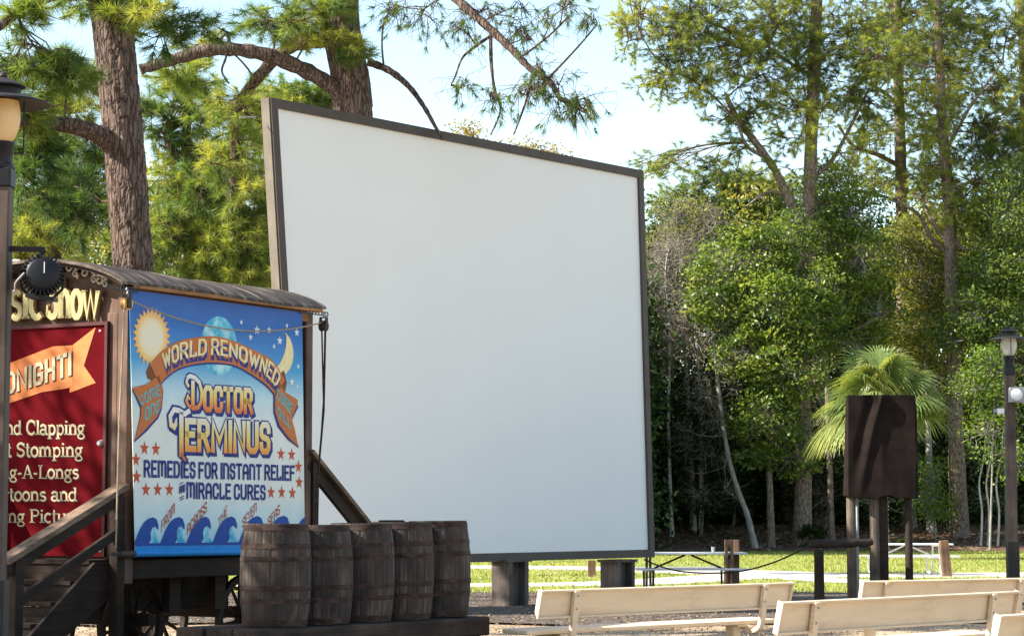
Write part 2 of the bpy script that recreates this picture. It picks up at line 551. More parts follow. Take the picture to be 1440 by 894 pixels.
# ================================================================ TREES
def unit(a): return a / np.maximum(1e-9, np.linalg.norm(a, axis=-1, keepdims=True))
def prisms(P0, P1, r0, r1, sides=3):
    """thin twigs as 3-sided tapered prisms"""
    d = unit(P1 - P0)
    ref = np.where(np.abs(d[:, 2:3]) > 0.9, np.array([[1.0, 0, 0]]), np.array([[0, 0, 1.0]]))
    x = unit(np.cross(d, ref)); y = np.cross(d, x)
    V, n = [], len(P0)
    for P_, r_ in ((P0, r0), (P1, r1)):
        for k in range(sides):
            a = 2 * np.pi * k / sides
            V.append(P_ + (x * np.cos(a) + y * np.sin(a)) * np.asarray(r_).reshape(-1, 1))
    V = np.stack(V, 1)
    b = np.arange(n)[:, None] * (2 * sides)
    F = np.concatenate([b + np.array([[k, (k + 1) % sides, sides + (k + 1) % sides, sides + k]]) for k in range(sides)], 0)
    return V.reshape(-1, 3), F
def smooth_line(pts, sub=6):
    pts = [Vector(p) for p in pts]
    q = []
    for i in range(len(pts) - 1):
        p0, p1, p2, p3 = pts[max(0, i - 1)], pts[i], pts[i + 1], pts[min(len(pts) - 1, i + 2)]
        for k in range(sub):
            u = k / sub
            q.append(0.5 * ((2 * p1) + (p2 - p0) * u + (2 * p0 - 5 * p1 + 4 * p2 - p3) * u * u + (3 * p1 - p0 - 3 * p2 + p3) * u ** 3))
    q.append(pts[-1])
    return q
def rough_tube(mb, pts, r0, r1, n=12, amp=0.08, flare=0.0):
    """limb with knobbly outline"""
    q = smooth_line(pts, 8)
    N_ = len(q)
    rs = []
    ph = random.uniform(0, 9)
    for i in range(N_):
        u = i / (N_ - 1)
        r = r0 + (r1 - r0) * u
        r *= 1 + amp * math.sin(ph + i * 1.7) * 0.5 + random.uniform(-amp, amp) * 0.5 + flare * math.exp(-u * 14)
        rs.append(r)
    mb.tube(q, rs, n)
    return q
def tufts(Pt, D, L, nn, w, droop=0.25, spread=0.9, rr=None):
    """needle bunches at points Pt around direction D -> V, F, rnd"""
    T = len(Pt)
    base = np.repeat(Pt, nn, 0)
    dirs = np.repeat(D, nn, 0) + RNG.normal(0, spread, (T * nn, 3)) * np.array([1, 1, 0.8])
    dirs = unit(dirs)
    dirs[:, 2] -= droop * RNG.uniform(0.3, 1.3, T * nn)
    dirs = unit(dirs)
    Ln = L * RNG.uniform(0.6, 1.1, T * nn)[:, None]
    back = np.repeat(unit(D), nn, 0) * RNG.uniform(-0.35, 0.1, (T * nn, 1)) * L
    base = base + back
    side = unit(np.cross(dirs, RNG.normal(0, 1, (T * nn, 3)))) * w * 0.5
    tip = base + dirs * Ln
    V = np.stack([base - side, base + side, tip], 1).reshape(-1, 3)
    F = np.arange(3 * T * nn).reshape(-1, 3)
    if rr is None: rr = RNG.beta(2, 2, T)
    rr = np.clip(rr + RNG.normal(0, 0.10, T), 0, 1)
    rnd = np.clip(np.repeat(rr, nn) + RNG.normal(0, 0.12, T * nn), 0, 1)
    return V, F, rnd
def cat(parts):
    V, F, Rr, b = [], [], [], 0
    for p in parts:
        V.append(p[0]); F.append(p[1] + b); b += len(p[0])
        if len(p) > 2: Rr.append(p[2])
    return np.concatenate(V), np.concatenate(F), (np.concatenate(Rr) if Rr else None)
def ell(n, shell=0.0):
    d = unit(RNG.normal(0, 1, (n, 3)))
    r = RNG.uniform(shell, 1, n) ** (1 / 2.2)
    return d * r[:, None]
def blob_world(bl, D):
    cx, cy, rx, ry = bl[:4]
    dd = bl[4] if len(bl) > 4 else 0.0
    c = P(cx, cy, D + dd)
    k = (D + dd) / FPX
    return np.array(c), np.array([rx * k, max(0.8 * rx, ry) * k * 0.9, ry * k])

def pine(label, D, trunk, r0, r1, limbs, blobs, needle, L, nn, w, dens=1.0, bark='bark_pine_far', group=None,
         twr=0.012, droop=0.25, name='pine_tree', leafy=True, tips=1.0, ridge=False):
    """trunk/limbs: photograph-pixel polylines with distance; blobs: where the foliage hangs (px, py, rx, ry, ddepth, count)"""
    tp = [P(a, b_, D) if len(q) == 2 else P(a, b_, D + q[2]) for q in trunk for a, b_ in [q[:2]]]
    base = tp[0]
    gz_ = 0.0 if base.y < 94 else rise(base.y)
    base = Vector((base.x, base.y, gz_ - 0.05))
    tp[0] = base
    root = thing(name, label, 'tree', base, 0, group)
    mb = MB()
    if ridge:
        q = smooth_line(tp, 40)
        nseg = 56
        vs, fs = [], []
        for i, p in enumerate(q):
            u = i / (len(q) - 1)
            r = r0 + (r1 - r0) * u
            for k in range(nseg):
                a = 2 * math.pi * k / nseg
                from_n = (math.sin(a * 7 + 2.2 * math.sin(p.z * 1.9)) * 0.5 + math.sin(a * 13 + p.z * 3.1) * 0.35 + math.sin(a * 3 + p.z * 0.6) * 0.35)
                plate = 1 if math.sin(p.z * 11 + a * 9 + 2 * math.sin(a * 5 + p.z * 4)) > 0.1 else -1
                rr = r * (1 + 0.035 * from_n + 0.022 * plate + random.uniform(-0.012, 0.012))
                vs.append(p + Vector((math.cos(a) * rr, math.sin(a) * rr, 0)))
        fs = [(i * nseg + k, i * nseg + (k + 1) % nseg, (i + 1) * nseg + (k + 1) % nseg, (i + 1) * nseg + k) for i in range(len(q) - 1) for k in range(nseg)]
        fs.append(tuple((len(q) - 1) * nseg + k for k in range(nseg)))
        mb.add(vs, fs, False)
    else:
        q = rough_tube(mb, tp, r0, r1, 14, 0.05, 0.25)
    skel = [(p, r0 + (r1 - r0) * i / len(q)) for i, p in enumerate(q)]
    mb.build('trunk', M[bark], root, world=True)
    for lb in limbs:
        ps = [P(c_[0], c_[1], D + (c_[2] if len(c_) > 2 else 0)) for c_ in lb[2]]
        lm = MB()
        qq = rough_tube(lm, ps, lb[0], lb[1], 9, 0.14)
        skel += [(p, lb[0]) for p in qq]
        lm.build('limb', M[bark], root, world=True)
    SK = np.array([tuple(p) for p, _ in skel])
    parts, tw = [], []
    for bl in blobs:
        c, rad = blob_world(bl, D)
        wispy = len(bl) > 6
        cnt = int((bl[5] if len(bl) > 5 else 40) * (1.0 if wispy else dens))
        # a bough from the nearest place on the skeleton to the middle of the mass
        wgt = np.linalg.norm(SK - c, axis=1) + np.maximum(0, SK[:, 2] - c[2]) * 0.3
        s0 = SK[np.argmin(wgt)]
        k = 9
        u = np.linspace(0, 1, k)[:, None]
        mid = (s0 + c) / 2 + np.array([0, 0, 0.12 * np.linalg.norm(c - s0)]) + RNG.normal(0, 0.06, 3) * np.linalg.norm(c - s0)
        bough = (1 - u) ** 2 * s0 + 2 * u * (1 - u) * mid + u ** 2 * c
        bl_len = np.linalg.norm(c - s0)
        rb = np.linspace(max(twr * 2.2, 0.012 * bl_len + twr), twr * 1.4, k)
        tw.append(prisms(bough[:-1], bough[1:], rb[:-1], rb[1:], 5)[0:2] if False else prisms(bough[:-1], bough[1:], rb[:-1], rb[1:]))
        # targets in the mass, in clumps
        ncl = max(2, cnt // 7)
        cc = c + ell(ncl, 0.25) * rad
        idx = RNG.integers(0, ncl, cnt)
        T = cc[idx] + ell(cnt) * np.minimum(rad, 0.30 * rad + 1.8 * L)
        # clump stems leave the bough, twigs leave the clump stems
        js = RNG.integers(3, k, ncl)
        S0 = bough[js]
        Sm = (S0 + cc) / 2 + RNG.normal(0, 0.10, (ncl, 3)) * np.linalg.norm(cc - S0, axis=1, keepdims=True) + np.array([0, 0, 0.05])
        tw.append(prisms(S0, Sm, np.full(ncl, twr * 1.3), np.full(ncl, twr)))
        tw.append(prisms(Sm, cc, np.full(ncl, twr), np.full(ncl, twr * 0.8)))
        f = RNG.uniform(0.3, 1, (cnt, 1))
        A = Sm[idx] * (1 - f) + cc[idx] * f
        if wispy: T[:, 2] -= 0.25 * np.linalg.norm(T - A, axis=1)
        Am = (A + T) / 2 + np.array([0, 0, 0.12 if wispy else 0.0]) + RNG.normal(0, 0.10, (cnt, 3)) * np.linalg.norm(T - A, axis=1, keepdims=True)
        tw.append(prisms(A, Am, np.full(cnt, twr * 0.75), np.full(cnt, twr * 0.6)))
        tw.append(prisms(Am, T, np.full(cnt, twr * 0.6), np.full(cnt, twr * 0.45)))
        if leafy:
            dirs = unit(T - Am + np.array([0, 0, 0.05]))
            rr = np.clip(RNG.normal(0.5, 0.2) + RNG.normal(0, 0.15, ncl)[idx], 0, 1)
            if wispy:
                parts.append(tufts(T, dirs, L * 0.72, nn * 3 // 4, w * 0.9, droop, rr=rr * 0.6))
                X1 = Am + unit(RNG.normal(0, 1, Am.shape) + np.array([0, 0, -0.6])) * L * 1.6
                X2 = X1 + np.array([0, 0, -0.5]) * L + RNG.normal(0, 0.3, Am.shape) * L
                tw.append(prisms(Am, X1, np.full(cnt, twr * 0.5), np.full(cnt, twr * 0.4)))
                tw.append(prisms(X1, X2, np.full(cnt, twr * 0.4), np.full(cnt, twr * 0.3)))
                continue
            parts.append(tufts(T, dirs, L, nn, w, droop, rr=rr))
            g = RNG.uniform(0, 1, cnt) < tips
            if g.any():
                Q = Am[g] * 0.45 + T[g] * 0.55
                parts.append(tufts(Q, dirs[g], L, max(6, nn * 2 // 3), w, droop, rr=rr[g]))
    V, F, _ = cat(tw)
    np_mesh('branches', V, F, M['twig'], root)
    if parts:
        V, F, Rr = cat(parts)
        np_mesh('crown', V, F, M[needle], root, rnd=Rr)
    return root

def leaves_at(Cc, s_cl, m, size, elong=0.5, gloss_up=0.3):
    """m leaves around every clump centre"""
    n = len(Cc) * m
    base = np.repeat(Cc, m, 0) + RNG.normal(0, 1, (n, 3)) * s_cl * np.array([1.1, 1.1, 0.55])
    nrm = unit(RNG.normal(0, 1, (n, 3)) + np.array([-0.25, -0.15, gloss_up + 0.4]))
    a = unit(np.cross(nrm, RNG.normal(0, 1, (n, 3))))
    b_ = np.cross(nrm, a)
    s = size * RNG.uniform(0.55, 1.25, n)[:, None]
    V = np.stack([base - a * s * 0.5, base + b_ * s * elong * 0.5 + nrm * s * 0.07, base + a * s * 0.5, base - b_ * s * elong * 0.5 + nrm * s * 0.07], 1).reshape(-1, 3)
    F = np.arange(4 * n).reshape(-1, 4)
    rr = np.clip(np.repeat(RNG.beta(2, 2.2, len(Cc)), m) + RNG.normal(0, 0.14, n), 0, 1)
    return V, F, rr

def broadleaf(label, D, trunk, r0, r1, blobs, leaf, size, m=38, bark='bark_grey', group=None, name='broadleaf_tree', limbs=(), ncl_k=1.0, catg='tree', s_k=1.0, droop=0.0):
    tp = [P(q[0], q[1], D + (q[2] if len(q) > 2 else 0)) for q in trunk]
    gz_ = 0.0 if tp[0].y < 94 else rise(tp[0].y)
    tp[0] = Vector((tp[0].x, tp[0].y, gz_ - 0.05))
    root = thing(name, label, catg, tp[0], 0, group)
    mb = MB()
    q = rough_tube(mb, tp, r0, r1, 10, 0.08, 0.3)
    mb.build('trunk', M[bark], root, world=True)
    SK = [tuple(p) for p in q[len(q) // 5:]]
    for lb in limbs:
        ps = [P(c_[0], c_[1], D + (c_[2] if len(c_) > 2 else 0)) for c_ in lb[2]]
        lm = MB()
        qq = rough_tube(lm, ps, lb[0], lb[1], 7, 0.12)
        SK += [tuple(p) for p in qq]
        lm.build('limb', M[bark], root, world=True)
    SK = np.array(SK)
    parts, tw = [], []
    for bl in blobs:
        c, rad = blob_world(bl, D)
        ncl = int((bl[5] if len(bl) > 5 else 60) * ncl_k)
        s0 = SK[np.argmin(np.linalg.norm(SK - c, axis=1))]
        mid = (s0 + c) / 2 + RNG.normal(0, 0.08, 3) * np.linalg.norm(c - s0)
        u = np.linspace(0, 1, 7)[:, None]
        bough = (1 - u) ** 2 * s0 + 2 * u * (1 - u) * mid + u ** 2 * c
        rb = np.linspace(0.07, 0.03, 7)
        tw.append(prisms(bough[:-1], bough[1:], rb[:-1], rb[1:]))
        cc = c + ell(ncl, 0.3) * rad
        S0 = bough[RNG.integers(2, 7, ncl)]
        Sm = (S0 + cc) / 2 + RNG.normal(0, 0.1, (ncl, 3)) * np.linalg.norm(cc - S0, axis=1, keepdims=True)
        tw.append(prisms(S0, Sm, np.full(ncl, 0.022), np.full(ncl, 0.016)))
        tw.append(prisms(Sm, cc, np.full(ncl, 0.016), np.full(ncl, 0.01)))
        V, F, rr = leaves_at(cc, 0.30 * s_k, m, size)
        if droop: pass
        parts.append((V, F, rr))
    V, F, _ = cat(tw)
    np_mesh('branches', V, F, M['bark_grey'], root)
    V, F, Rr = cat(parts)
    np_mesh('crown', V, F, M[leaf], root, rnd=Rr)
    return root

# ---------------------------------------------------------------- near pines on the left
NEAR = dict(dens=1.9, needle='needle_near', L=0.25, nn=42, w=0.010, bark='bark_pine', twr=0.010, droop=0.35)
pine('tall pine with thick plated trunk rising behind the show wagon roof', 30,
     [(193, 900), (190, 500), (186, 360), (176, 220), (163, 80), (150, -40), (135, -260)], 0.255, 0.27,
     [(0.15, 0.07, [(168, 212, 0), (140, 190, -0.3), (105, 178, -0.7), (62, 172, -1.0), (20, 168, -1.6)]),
      (0.11, 0.06, [(182, 40, 0), (205, 10, 0.3), (222, -30, 0.8)]),
      (0.14, 0.08, [(150, 20, 0), (132, -10, -0.3), (110, -70, -0.8)]),
      (0.09, 0.04, [(148, -30, 0), (60, 0, -1), (20, 22, -1.6), (-15, 50, -2.0)])],
     [(150, -5, 60, 25, 0, 26), (190, 5, 45, 22, -0.6, 14), (60, 80, 62, 36, -1.2, 46), (95, 95, 40, 26, -0.8, 22), (30, 150, 40, 30, -1.4, 26), (110, 110, 40, 26, 0.5, 20),
      (40, 245, 45, 40, -1.0, 34), (95, 290, 55, 45, 0.5, 34), (240, 40, 50, 30, 0.8, 26), (150, -150, 190, 70, 0, 90), (120, -260, 150, 70, 0, 80),
      (30, 20, 45, 25, -1.4, 16), (255, -60, 80, 40, 1, 40)], ridge=True, **NEAR)
pine('pine leaning up behind the screen with a long arched bough', 38.5,
     [(545, 900), (530, 600), (508, 330), (499, 200), (494, 120), (480, 40), (478, -20), (482, -200), (490, -420)], 0.35, 0.31,
     [(0.155, 0.085, [(505, 170, 0), (470, 125, -0.2), (420, 95, -0.5), (360, 74, -0.8), (300, 70, -1.0), (240, 85, -1.1), (197, 98, -1.2)]),
      (0.13, 0.07, [(498, 62, 0), (450, 58, 0.2), (405, 68, 0.4), (375, 95, 0.6), (345, 132, 0.8), (332, 160, 1.0), (330, 230, 1.2), (324, 300, 1.3)]),
      (0.07, 0.02, [(520, 88, 0), (548, 100, -0.2), (575, 122, -0.3), (596, 150, -0.4), (612, 178, -0.4), (622, 195, -0.4)]),
      (0.035, 0.015, [(318, 72, -0.9), (322, 55, -1.0), (316, 49, -1.0), (309, 60, -1.0), (318, 78, -1.0), (312, 100, -1.0), (322, 118, -1.0)]),
      (0.09, 0.035, [(486, -60, 0), (580, -50, -0.6), (640, -2, -1.0), (690, 42, -1.3), (722, 72, -1.5), (745, 96, -1.6), (775, 118, -1.7), (790, 140, -1.8), (826, 158, -1.9)]),
      (0.035, 0.012, [(690, 42, -1.3), (691, 90, -1.3), (696, 130, -1.3), (704, 155, -1.3), (690, 190, -1.3)]),
      (0.03, 0.01, [(691, 50, -1.3), (668, 66, -1.3), (650, 82, -1.3), (640, 108, -1.3), (634, 120, -1.3)]),
      (0.03, 0.01, [(750, 98, -1.6), (742, 135, -1.6), (730, 170, -1.6), (722, 190, -1.6)])],
     [(408, 18, 70, 28, -0.8, 50), (478, 10, 40, 20, -0.8, 16), (440, 45, 55, 22, -0.7, 22), (498, 82, 24, 16, -0.7, 10),
      (590, 18, 52, 32, -0.8, 34, 1), (545, 20, 20, 14, -0.8, 8, 1), (700, 20, 44, 32, -1.2, 36, 1), (655, 45, 26, 22, -1.2, 14, 1), (722, 60, 30, 26, -1.4, 20, 1),
      (650, 125, 20, 22, -1.3, 12, 1), (688, 132, 30, 30, -1.3, 18, 1), (730, 132, 34, 26, -1.5, 22, 1), (785, 138, 46, 28, -1.8, 34, 1), (770, 108, 26, 20, -1.7, 14, 1), (818, 154, 24, 16, -1.9, 18, 1), (795, 170, 20, 12, -1.8, 8, 1),
      (800, 22, 40, 26, -1.6, 24, 1), (840, 34, 18, 18, -1.6, 10, 1),
      (500, -120, 120, 50, 0, 60), (480, -300, 220, 100, 0, 100), (640, -120, 90, 40, -1, 40),
      (345, 150, 60, 30, 1.0, 36), (330, 240, 60, 45, 1.3, 40), (300, 60, 34, 20, 0.6, 12), (250, 110, 40, 22, -0.6, 20)], ridge=True, **NEAR)
small = dict(NEAR); small.update(twr=0.012)
pine('bushy pine filling the gap behind the wagon roof between two trunks', 41,
     [(262, 900), (262, 500), (270, 300), (262, 180), (275, 80)], 0.17, 0.06,
     [(0.09, 0.03, [(250, 222, 0), (235, 190, 0), (262, 165, 0.2), (275, 150, 0.2)]), (0.06, 0.03, [(330, 320, 0), (360, 300, 0.2), (380, 296, 0.3)])],
     [(240, 170, 50, 40, 0, 60), (300, 210, 50, 45, 0.3, 60), (240, 260, 50, 45, 0, 60), (295, 290, 60, 45, -0.4, 70), (350, 250, 45, 50, 0.5, 55), (240, 340, 55, 45, -0.6, 80),
      (320, 360, 60, 40, -0.6, 80), (370, 350, 40, 45, 0, 50), (360, 160, 40, 30, 0.5, 34), (275, 110, 50, 24, 0, 40), (300, 400, 80, 40, 0, 60)], **small)
pine('bushy pine with bright drooping needles left of the thick trunk', 37,
     [(70, 900), (72, 500), (80, 300), (70, 120)], 0.15, 0.05,
     [(0.05, 0.02, [(15, 275, 0), (35, 285, 0), (50, 300, 0)]), (0.05, 0.02, [(110, 240, 0), (128, 280, 0), (120, 330, 0)])],
     [(30, 200, 45, 35, 0, 50), (95, 215, 50, 40, 0.3, 56), (40, 290, 50, 40, -0.3, 60), (115, 310, 45, 45, 0, 56), (60, 345, 60, 30, -0.5, 60), (130, 250, 35, 40, 0.4, 40),
      (-40, 250, 60, 60, 0, 60), (100, 145, 40, 24, 0.4, 26), (20, 360, 50, 30, 0, 40)], **small)
pine('slender pine whose dark stem stands left of the white screen edge', 43,
     [(352, 900), (340, 500), (332, 300), (335, 200), (350, 120)], 0.19, 0.08, [(0.08, 0.03, [(338, 290, 0), (370, 310, 0), (400, 330, 0.4)])],
     [(380, 200, 40, 40, 0.5, 46), (300, 330, 50, 40, 0.8, 46), (395, 280, 40, 50, 0.8, 46), (400, 380, 50, 40, 0.8, 40)], **small)
pine('pine crown peeking round and green above the top left screen corner', 58,
     [(420, 900), (420, 400), (418, 200)], 0.25, 0.08, [],
     [(418, 132, 44, 26, 0, 80), (400, 170, 50, 30, 0, 50), (440, 165, 50, 30, 0, 50), (430, 230, 70, 50, 0, 60)], **{**small, 'w': 0.016, 'L': 0.24})
# off to the side: the tree whose crown throws dappled shade on the wagon front
oak = broadleaf('broad oak standing apart well left of the show wagon', 20.6,
     [(-1420, 960), (-1410, 500), (-1400, 100), (-1390, -300)], 0.32, 0.14,
     [(-1380, -330, 330, 200, 0, 24), (-1300, -520, 300, 150, 0.5, 13), (-1350, -150, 260, 120, -0.8, 12), (-1380, -330, 300, 220, -2.2, 95), (-1340, -120, 300, 110, -2.0, 50), (-1300, -380, 250, 200, 2.0, 14)],
     'leaf_gloss', 0.20, 34, name='oak_tree', s_k=0.85)
oak.location.y -= 0.7
broadleaf('dense oak standing nearer and left of the lamp post with amber globe', 12.5,
     [(-1500, 1135), (-1490, 500), (-1480, 0)], 0.30, 0.16,
     [(-1300, -250, 700, 420, 0, 330), (-1700, -500, 700, 420, -2.5, 240), (-1500, -100, 500, 250, 2.5, 130)],
     'leaf_mid', 0.24, 34, name='oak_tree', s_k=1.2)  # unseen tree, added to keep sky light off the wagon front and barrels
# ---------------------------------------------------------------- tall pines beyond the lawn
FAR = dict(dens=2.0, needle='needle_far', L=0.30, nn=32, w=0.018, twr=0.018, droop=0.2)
g = 'tall pines beyond the lawn'
pine('tall forked pine with a pale left limb branching beside a dark straight trunk', 98.5,
     [(1128, 775), (1130, 620), (1128, 480), (1136, 350), (1140, 220), (1145, 90), (1150, -40), (1152, -200)], 0.36, 0.22,
     [(0.22, 0.11, [(1134, 345, 0), (1118, 300, -0.3), (1090, 240, -0.6), (1062, 200, -0.9), (1040, 172, -1.0), (1022, 138, -1.2)]),
      (0.10, 0.04, [(1078, 222, -0.8), (1050, 205, -1.2), (1035, 170, -1.5), (1010, 150, -2)]),
      (0.10, 0.05, [(1146, 92, 0), (1180, 66, -0.5), (1228, 78, -1), (1290, 92, -1.5), (1315, 94, -1.5)]),
      (0.08, 0.04, [(1144, 110, 0), (1110, 88, -0.5), (1070, 60, -1), (1020, 40, -1.4), (960, 20, -2)]),
      (0.09, 0.04, [(1104, 275, -0.3), (1080, 270, -0.6), (1050, 290, -1)]),
      (0.05, 0.02, [(1040, 172, -1.0), (985, 120, -1.6), (925, 85, -2.2), (890, 20, -2.6), (885, -20, -2.6)]),
      (0.12, 0.05, [(1142, 250, 0), (1170, 225, 0.4), (1195, 180, 0.7), (1222, 125, 1.0)])],
     [(905, 20, 40, 40, -2, 70), (950, 60, 50, 45, -2, 110), (1000, 25, 60, 45, -1.5, 120), (1045, 80, 55, 45, -1, 120), (930, 115, 36, 22, -2, 45), (985, 125, 46, 30, -1.6, 70),
      (1095, 30, 60, 50, -0.5, 130), (1150, 60, 55, 45, 0, 110), (1200, 40, 60, 45, 0.5, 120), (1250, 80, 55, 30, -1, 80), (1120, 150, 60, 36, 0, 85), (1060, 165, 40, 20, -1, 30),
      (1190, 130, 50, 34, 0.5, 70), (1240, 150, 40, 28, 0.8, 45), (960, 225, 62, 18, -1, 34), (920, 232, 40, 14, -1.4, 18), (1020, 225, 40, 22, -0.6, 22), (1100, 195, 40, 24, 0.3, 30),
      (1120, -60, 170, 70, 0, 130), (1150, -200, 190, 90, 0, 110), (980, -50, 80, 40, -1, 60), (1185, 215, 30, 24, 0.5, 26), (1060, 110, 60, 40, -1, 60), (1120, 100, 50, 50, 0.5, 60), (1010, 172, 44, 20, -1, 22), (1150, 180, 30, 34, -1.5, 30), (1040, 200, 40, 16, -1.4, 14), (880, 60, 22, 40, -2.4, 30), (1080, 235, 40, 16, -0.8, 14)], group=g, **FAR)
pine('dark trunked pine with a spreading right bough between two paler pines', 104,
     [(1277, 745), (1274, 600), (1270, 420), (1268, 300), (1265, 170), (1262, 60), (1260, -80)], 0.36, 0.20,
     [(0.13, 0.06, [(1267, 235, 0), (1235, 218, -0.4), (1200, 205, -0.8), (1178, 175, -1)]),
      (0.12, 0.05, [(1267, 205, 0), (1290, 190, -0.3), (1315, 195, -0.6), (1345, 210, -1)]),
      (0.12, 0.05, [(1265, 150, 0), (1240, 128, -0.4), (1215, 115, -0.8)]),
      (0.10, 0.04, [(1267, 262, 0), (1290, 275, -0.5), (1312, 290, -0.8), (1332, 310, -0.8)]),
      (0.10, 0.03, [(1268, 285, 0), (1238, 275, -0.5), (1205, 268, -1)])],
     [(1290, 20, 60, 45, 0, 120), (1240, 20, 50, 40, 0.5, 80), (1320, 70, 50, 40, 0, 90), (1300, 130, 46, 30, 0, 60), (1345, 120, 46, 36, 0.5, 70), (1220, 195, 34, 20, 0, 26), (1330, 180, 40, 24, 0, 40),
      (1225, 250, 40, 26, 0, 40), (1290, 245, 36, 20, 0.8, 26), (1270, -60, 120, 60, 0, 120), (1250, -180, 160, 80, 0, 90), (1215, 100, 40, 24, 0.5, 36), (1240, 190, 46, 34, 0, 44), (1310, 262, 50, 36, 0, 60), (1300, 200, 40, 26, -1, 40), (1265, 100, 40, 36, -1.6, 46), (1195, 235, 40, 20, -0.8, 24)], group=g, **FAR)
pine('pine with the sunlit flaking lower trunk beyond the covered board', 101,
     [(1350, 742), (1345, 640), (1341, 500), (1337, 400), (1335, 300), (1327, 200), (1322, 110), (1318, 0)], 0.38, 0.18,
     [(0.12, 0.05, [(1336, 360, 0), (1310, 335, -0.4), (1290, 300, -0.8), (1250, 280, -1.2)]),
      (0.11, 0.05, [(1338, 280, 0), (1352, 262, -0.3), (1375, 255, -0.6), (1400, 262, -1)]),
      (0.10, 0.04, [(1328, 215, 0), (1348, 180, -0.4), (1365, 150, -0.8), (1410, 88, -1)]),
      (0.10, 0.04, [(1336, 330, 0), (1355, 350, -0.3), (1380, 345, -0.6)]),
      (0.12, 0.05, [(1339, 345, 0), (1310, 310, 0.4), (1296, 275, 0.8)])],
     [(1385, 60, 50, 34, 0, 60), (1360, 20, 50, 36, 0, 80), (1400, 130, 45, 30, 0, 60), (1380, 190, 50, 34, 0, 80), (1415, 220, 50, 36, 0, 80), (1350, 225, 40, 22, 0.5, 40), (1425, 30, 36, 24, 0, 30),
      (1310, 240, 36, 20, 0, 30), (1320, 60, 50, 40, 0, 60), (1390, 300, 40, 20, 0.5, 30), (1340, -70, 120, 60, 0, 90), (1300, 275, 40, 18, 0.5, 24), (1395, 90, 30, 20, 0.4, 20), (1370, 262, 60, 44, 0, 100), (1420, 180, 56, 40, 0, 80), (1400, 318, 50, 34, 0, 60), (1300, 95, 60, 36, 0, 50), (1345, 290, 34, 30, -1, 34), (1325, 165, 36, 40, -1.6, 44), (1290, 160, 50, 30, -0.5, 34)], group=g, **FAR)
pine('young pine standing at the right with a thick pale sawn bough', 106,
     [(1452, 745), (1450, 500), (1448, 300), (1440, 140), (1436, 0)], 0.34, 0.16,
     [(0.14, 0.09, [(1450, 280, 0), (1425, 300, -0.8), (1400, 320, -1.2), (1378, 345, -1.6)])],
     [(1440, 110, 50, 40, 0, 70), (1470, 60, 60, 50, 0, 60), (1450, 180, 50, 36, 0, 70), (1480, 240, 60, 50, 0, 60), (1470, -60, 90, 60, 0, 60)], group=g, **FAR)
pine('soft yellow green pine showing between the screen corner and the forked pine', 112,
     [(1040, 752), (1040, 500), (1046, 330), (1050, 270)], 0.24, 0.08, [],
     [(1010, 265, 42, 30, 0, 120), (1060, 275, 50, 36, 0, 160), (1010, 320, 60, 36, 0, 160), (1075, 330, 50, 34, 0, 120), (960, 290, 44, 34, 0, 110), (1100, 270, 34, 22, 0, 50), (950, 340, 50, 36, 0, 90)], group=g, **{**FAR, 'needle': 'needle_near'})

# ---------------------------------------------------------------- broadleaf trees along the far edge of the lawn
broadleaf('glossy evergreen with a broad sunlit crown left of the fan palm', 97.5,
          [(1085, 772), (1080, 600), (1075, 450), (1070, 360)], 0.16, 0.06,
          [(1050, 370, 70, 50, 0, 210), (1010, 420, 50, 45, -0.6, 120), (1085, 430, 60, 55, -1, 190), (1140, 450, 50, 50, 0, 140), (1060, 500, 60, 40, -0.8, 120), (1110, 520, 60, 50, -1, 140), (1080, 590, 56, 50, -0.6, 120), (1110, 330, 40, 36, 0, 70), (1035, 335, 26, 20, 0, 26), (990, 385, 26, 22, -0.6, 26), (1150, 400, 30, 40, -0.6, 50),
           (1120, 640, 40, 36, 0, 50), (1060, 640, 30, 20, 0, 26)], 'leaf_gloss', 0.21, 32, bark='bark_pine_far', ncl_k=0.62, s_k=0.85, limbs=[(0.07, 0.03, [(1078, 520, 0), (1050, 470, -0.4), (1040, 420, -0.6)]), (0.06, 0.03, [(1076, 470, 0), (1110, 420, 0), (1130, 360, 0)])])
broadleaf('vine clad tree with small pale leaves climbing the forked pine trunk', 99.6,
          [(1170, 768), (1165, 600), (1160, 420), (1165, 330), (1160, 260)], 0.14, 0.05,
          [(1170, 260, 36, 40, 0, 100), (1200, 300, 46, 46, 0, 150), (1165, 340, 46, 50, 0, 160), (1215, 370, 44, 46, -0.6, 140), (1180, 420, 50, 46, 0, 150), (1230, 440, 44, 44, 0, 120), (1150, 290, 24, 50, -0.6, 70), (1200, 480, 56, 40, 0, 110)],
          'leaf_gloss', 0.18, 30, bark='bark_pine_far', ncl_k=0.6, s_k=0.85, limbs=[(0.08, 0.04, [(1165, 400, 0), (1175, 360, -0.8), (1186, 345, -1.2), (1200, 345, -1.4)]), (0.07, 0.04, [(1162, 480, 0), (1205, 462, -0.8), (1250, 440, -1)])])
broadleaf('dense dark evergreen beside the right lamp globe with bright lower leaves', 99,
          [(1420, 765), (1415, 600), (1410, 450), (1415, 330)], 0.18, 0.06,
          [(1420, 300, 50, 50, 0, 130), (1400, 380, 46, 40, 0, 110), (1440, 380, 50, 50, 0, 120), (1380, 440, 50, 44, 0, 110), (1430, 460, 50, 40, 0, 120), (1440, 260, 46, 40, 0, 90), (1340, 470, 36, 30, 0.5, 50)],
          'leaf_mid', 0.18, 30)
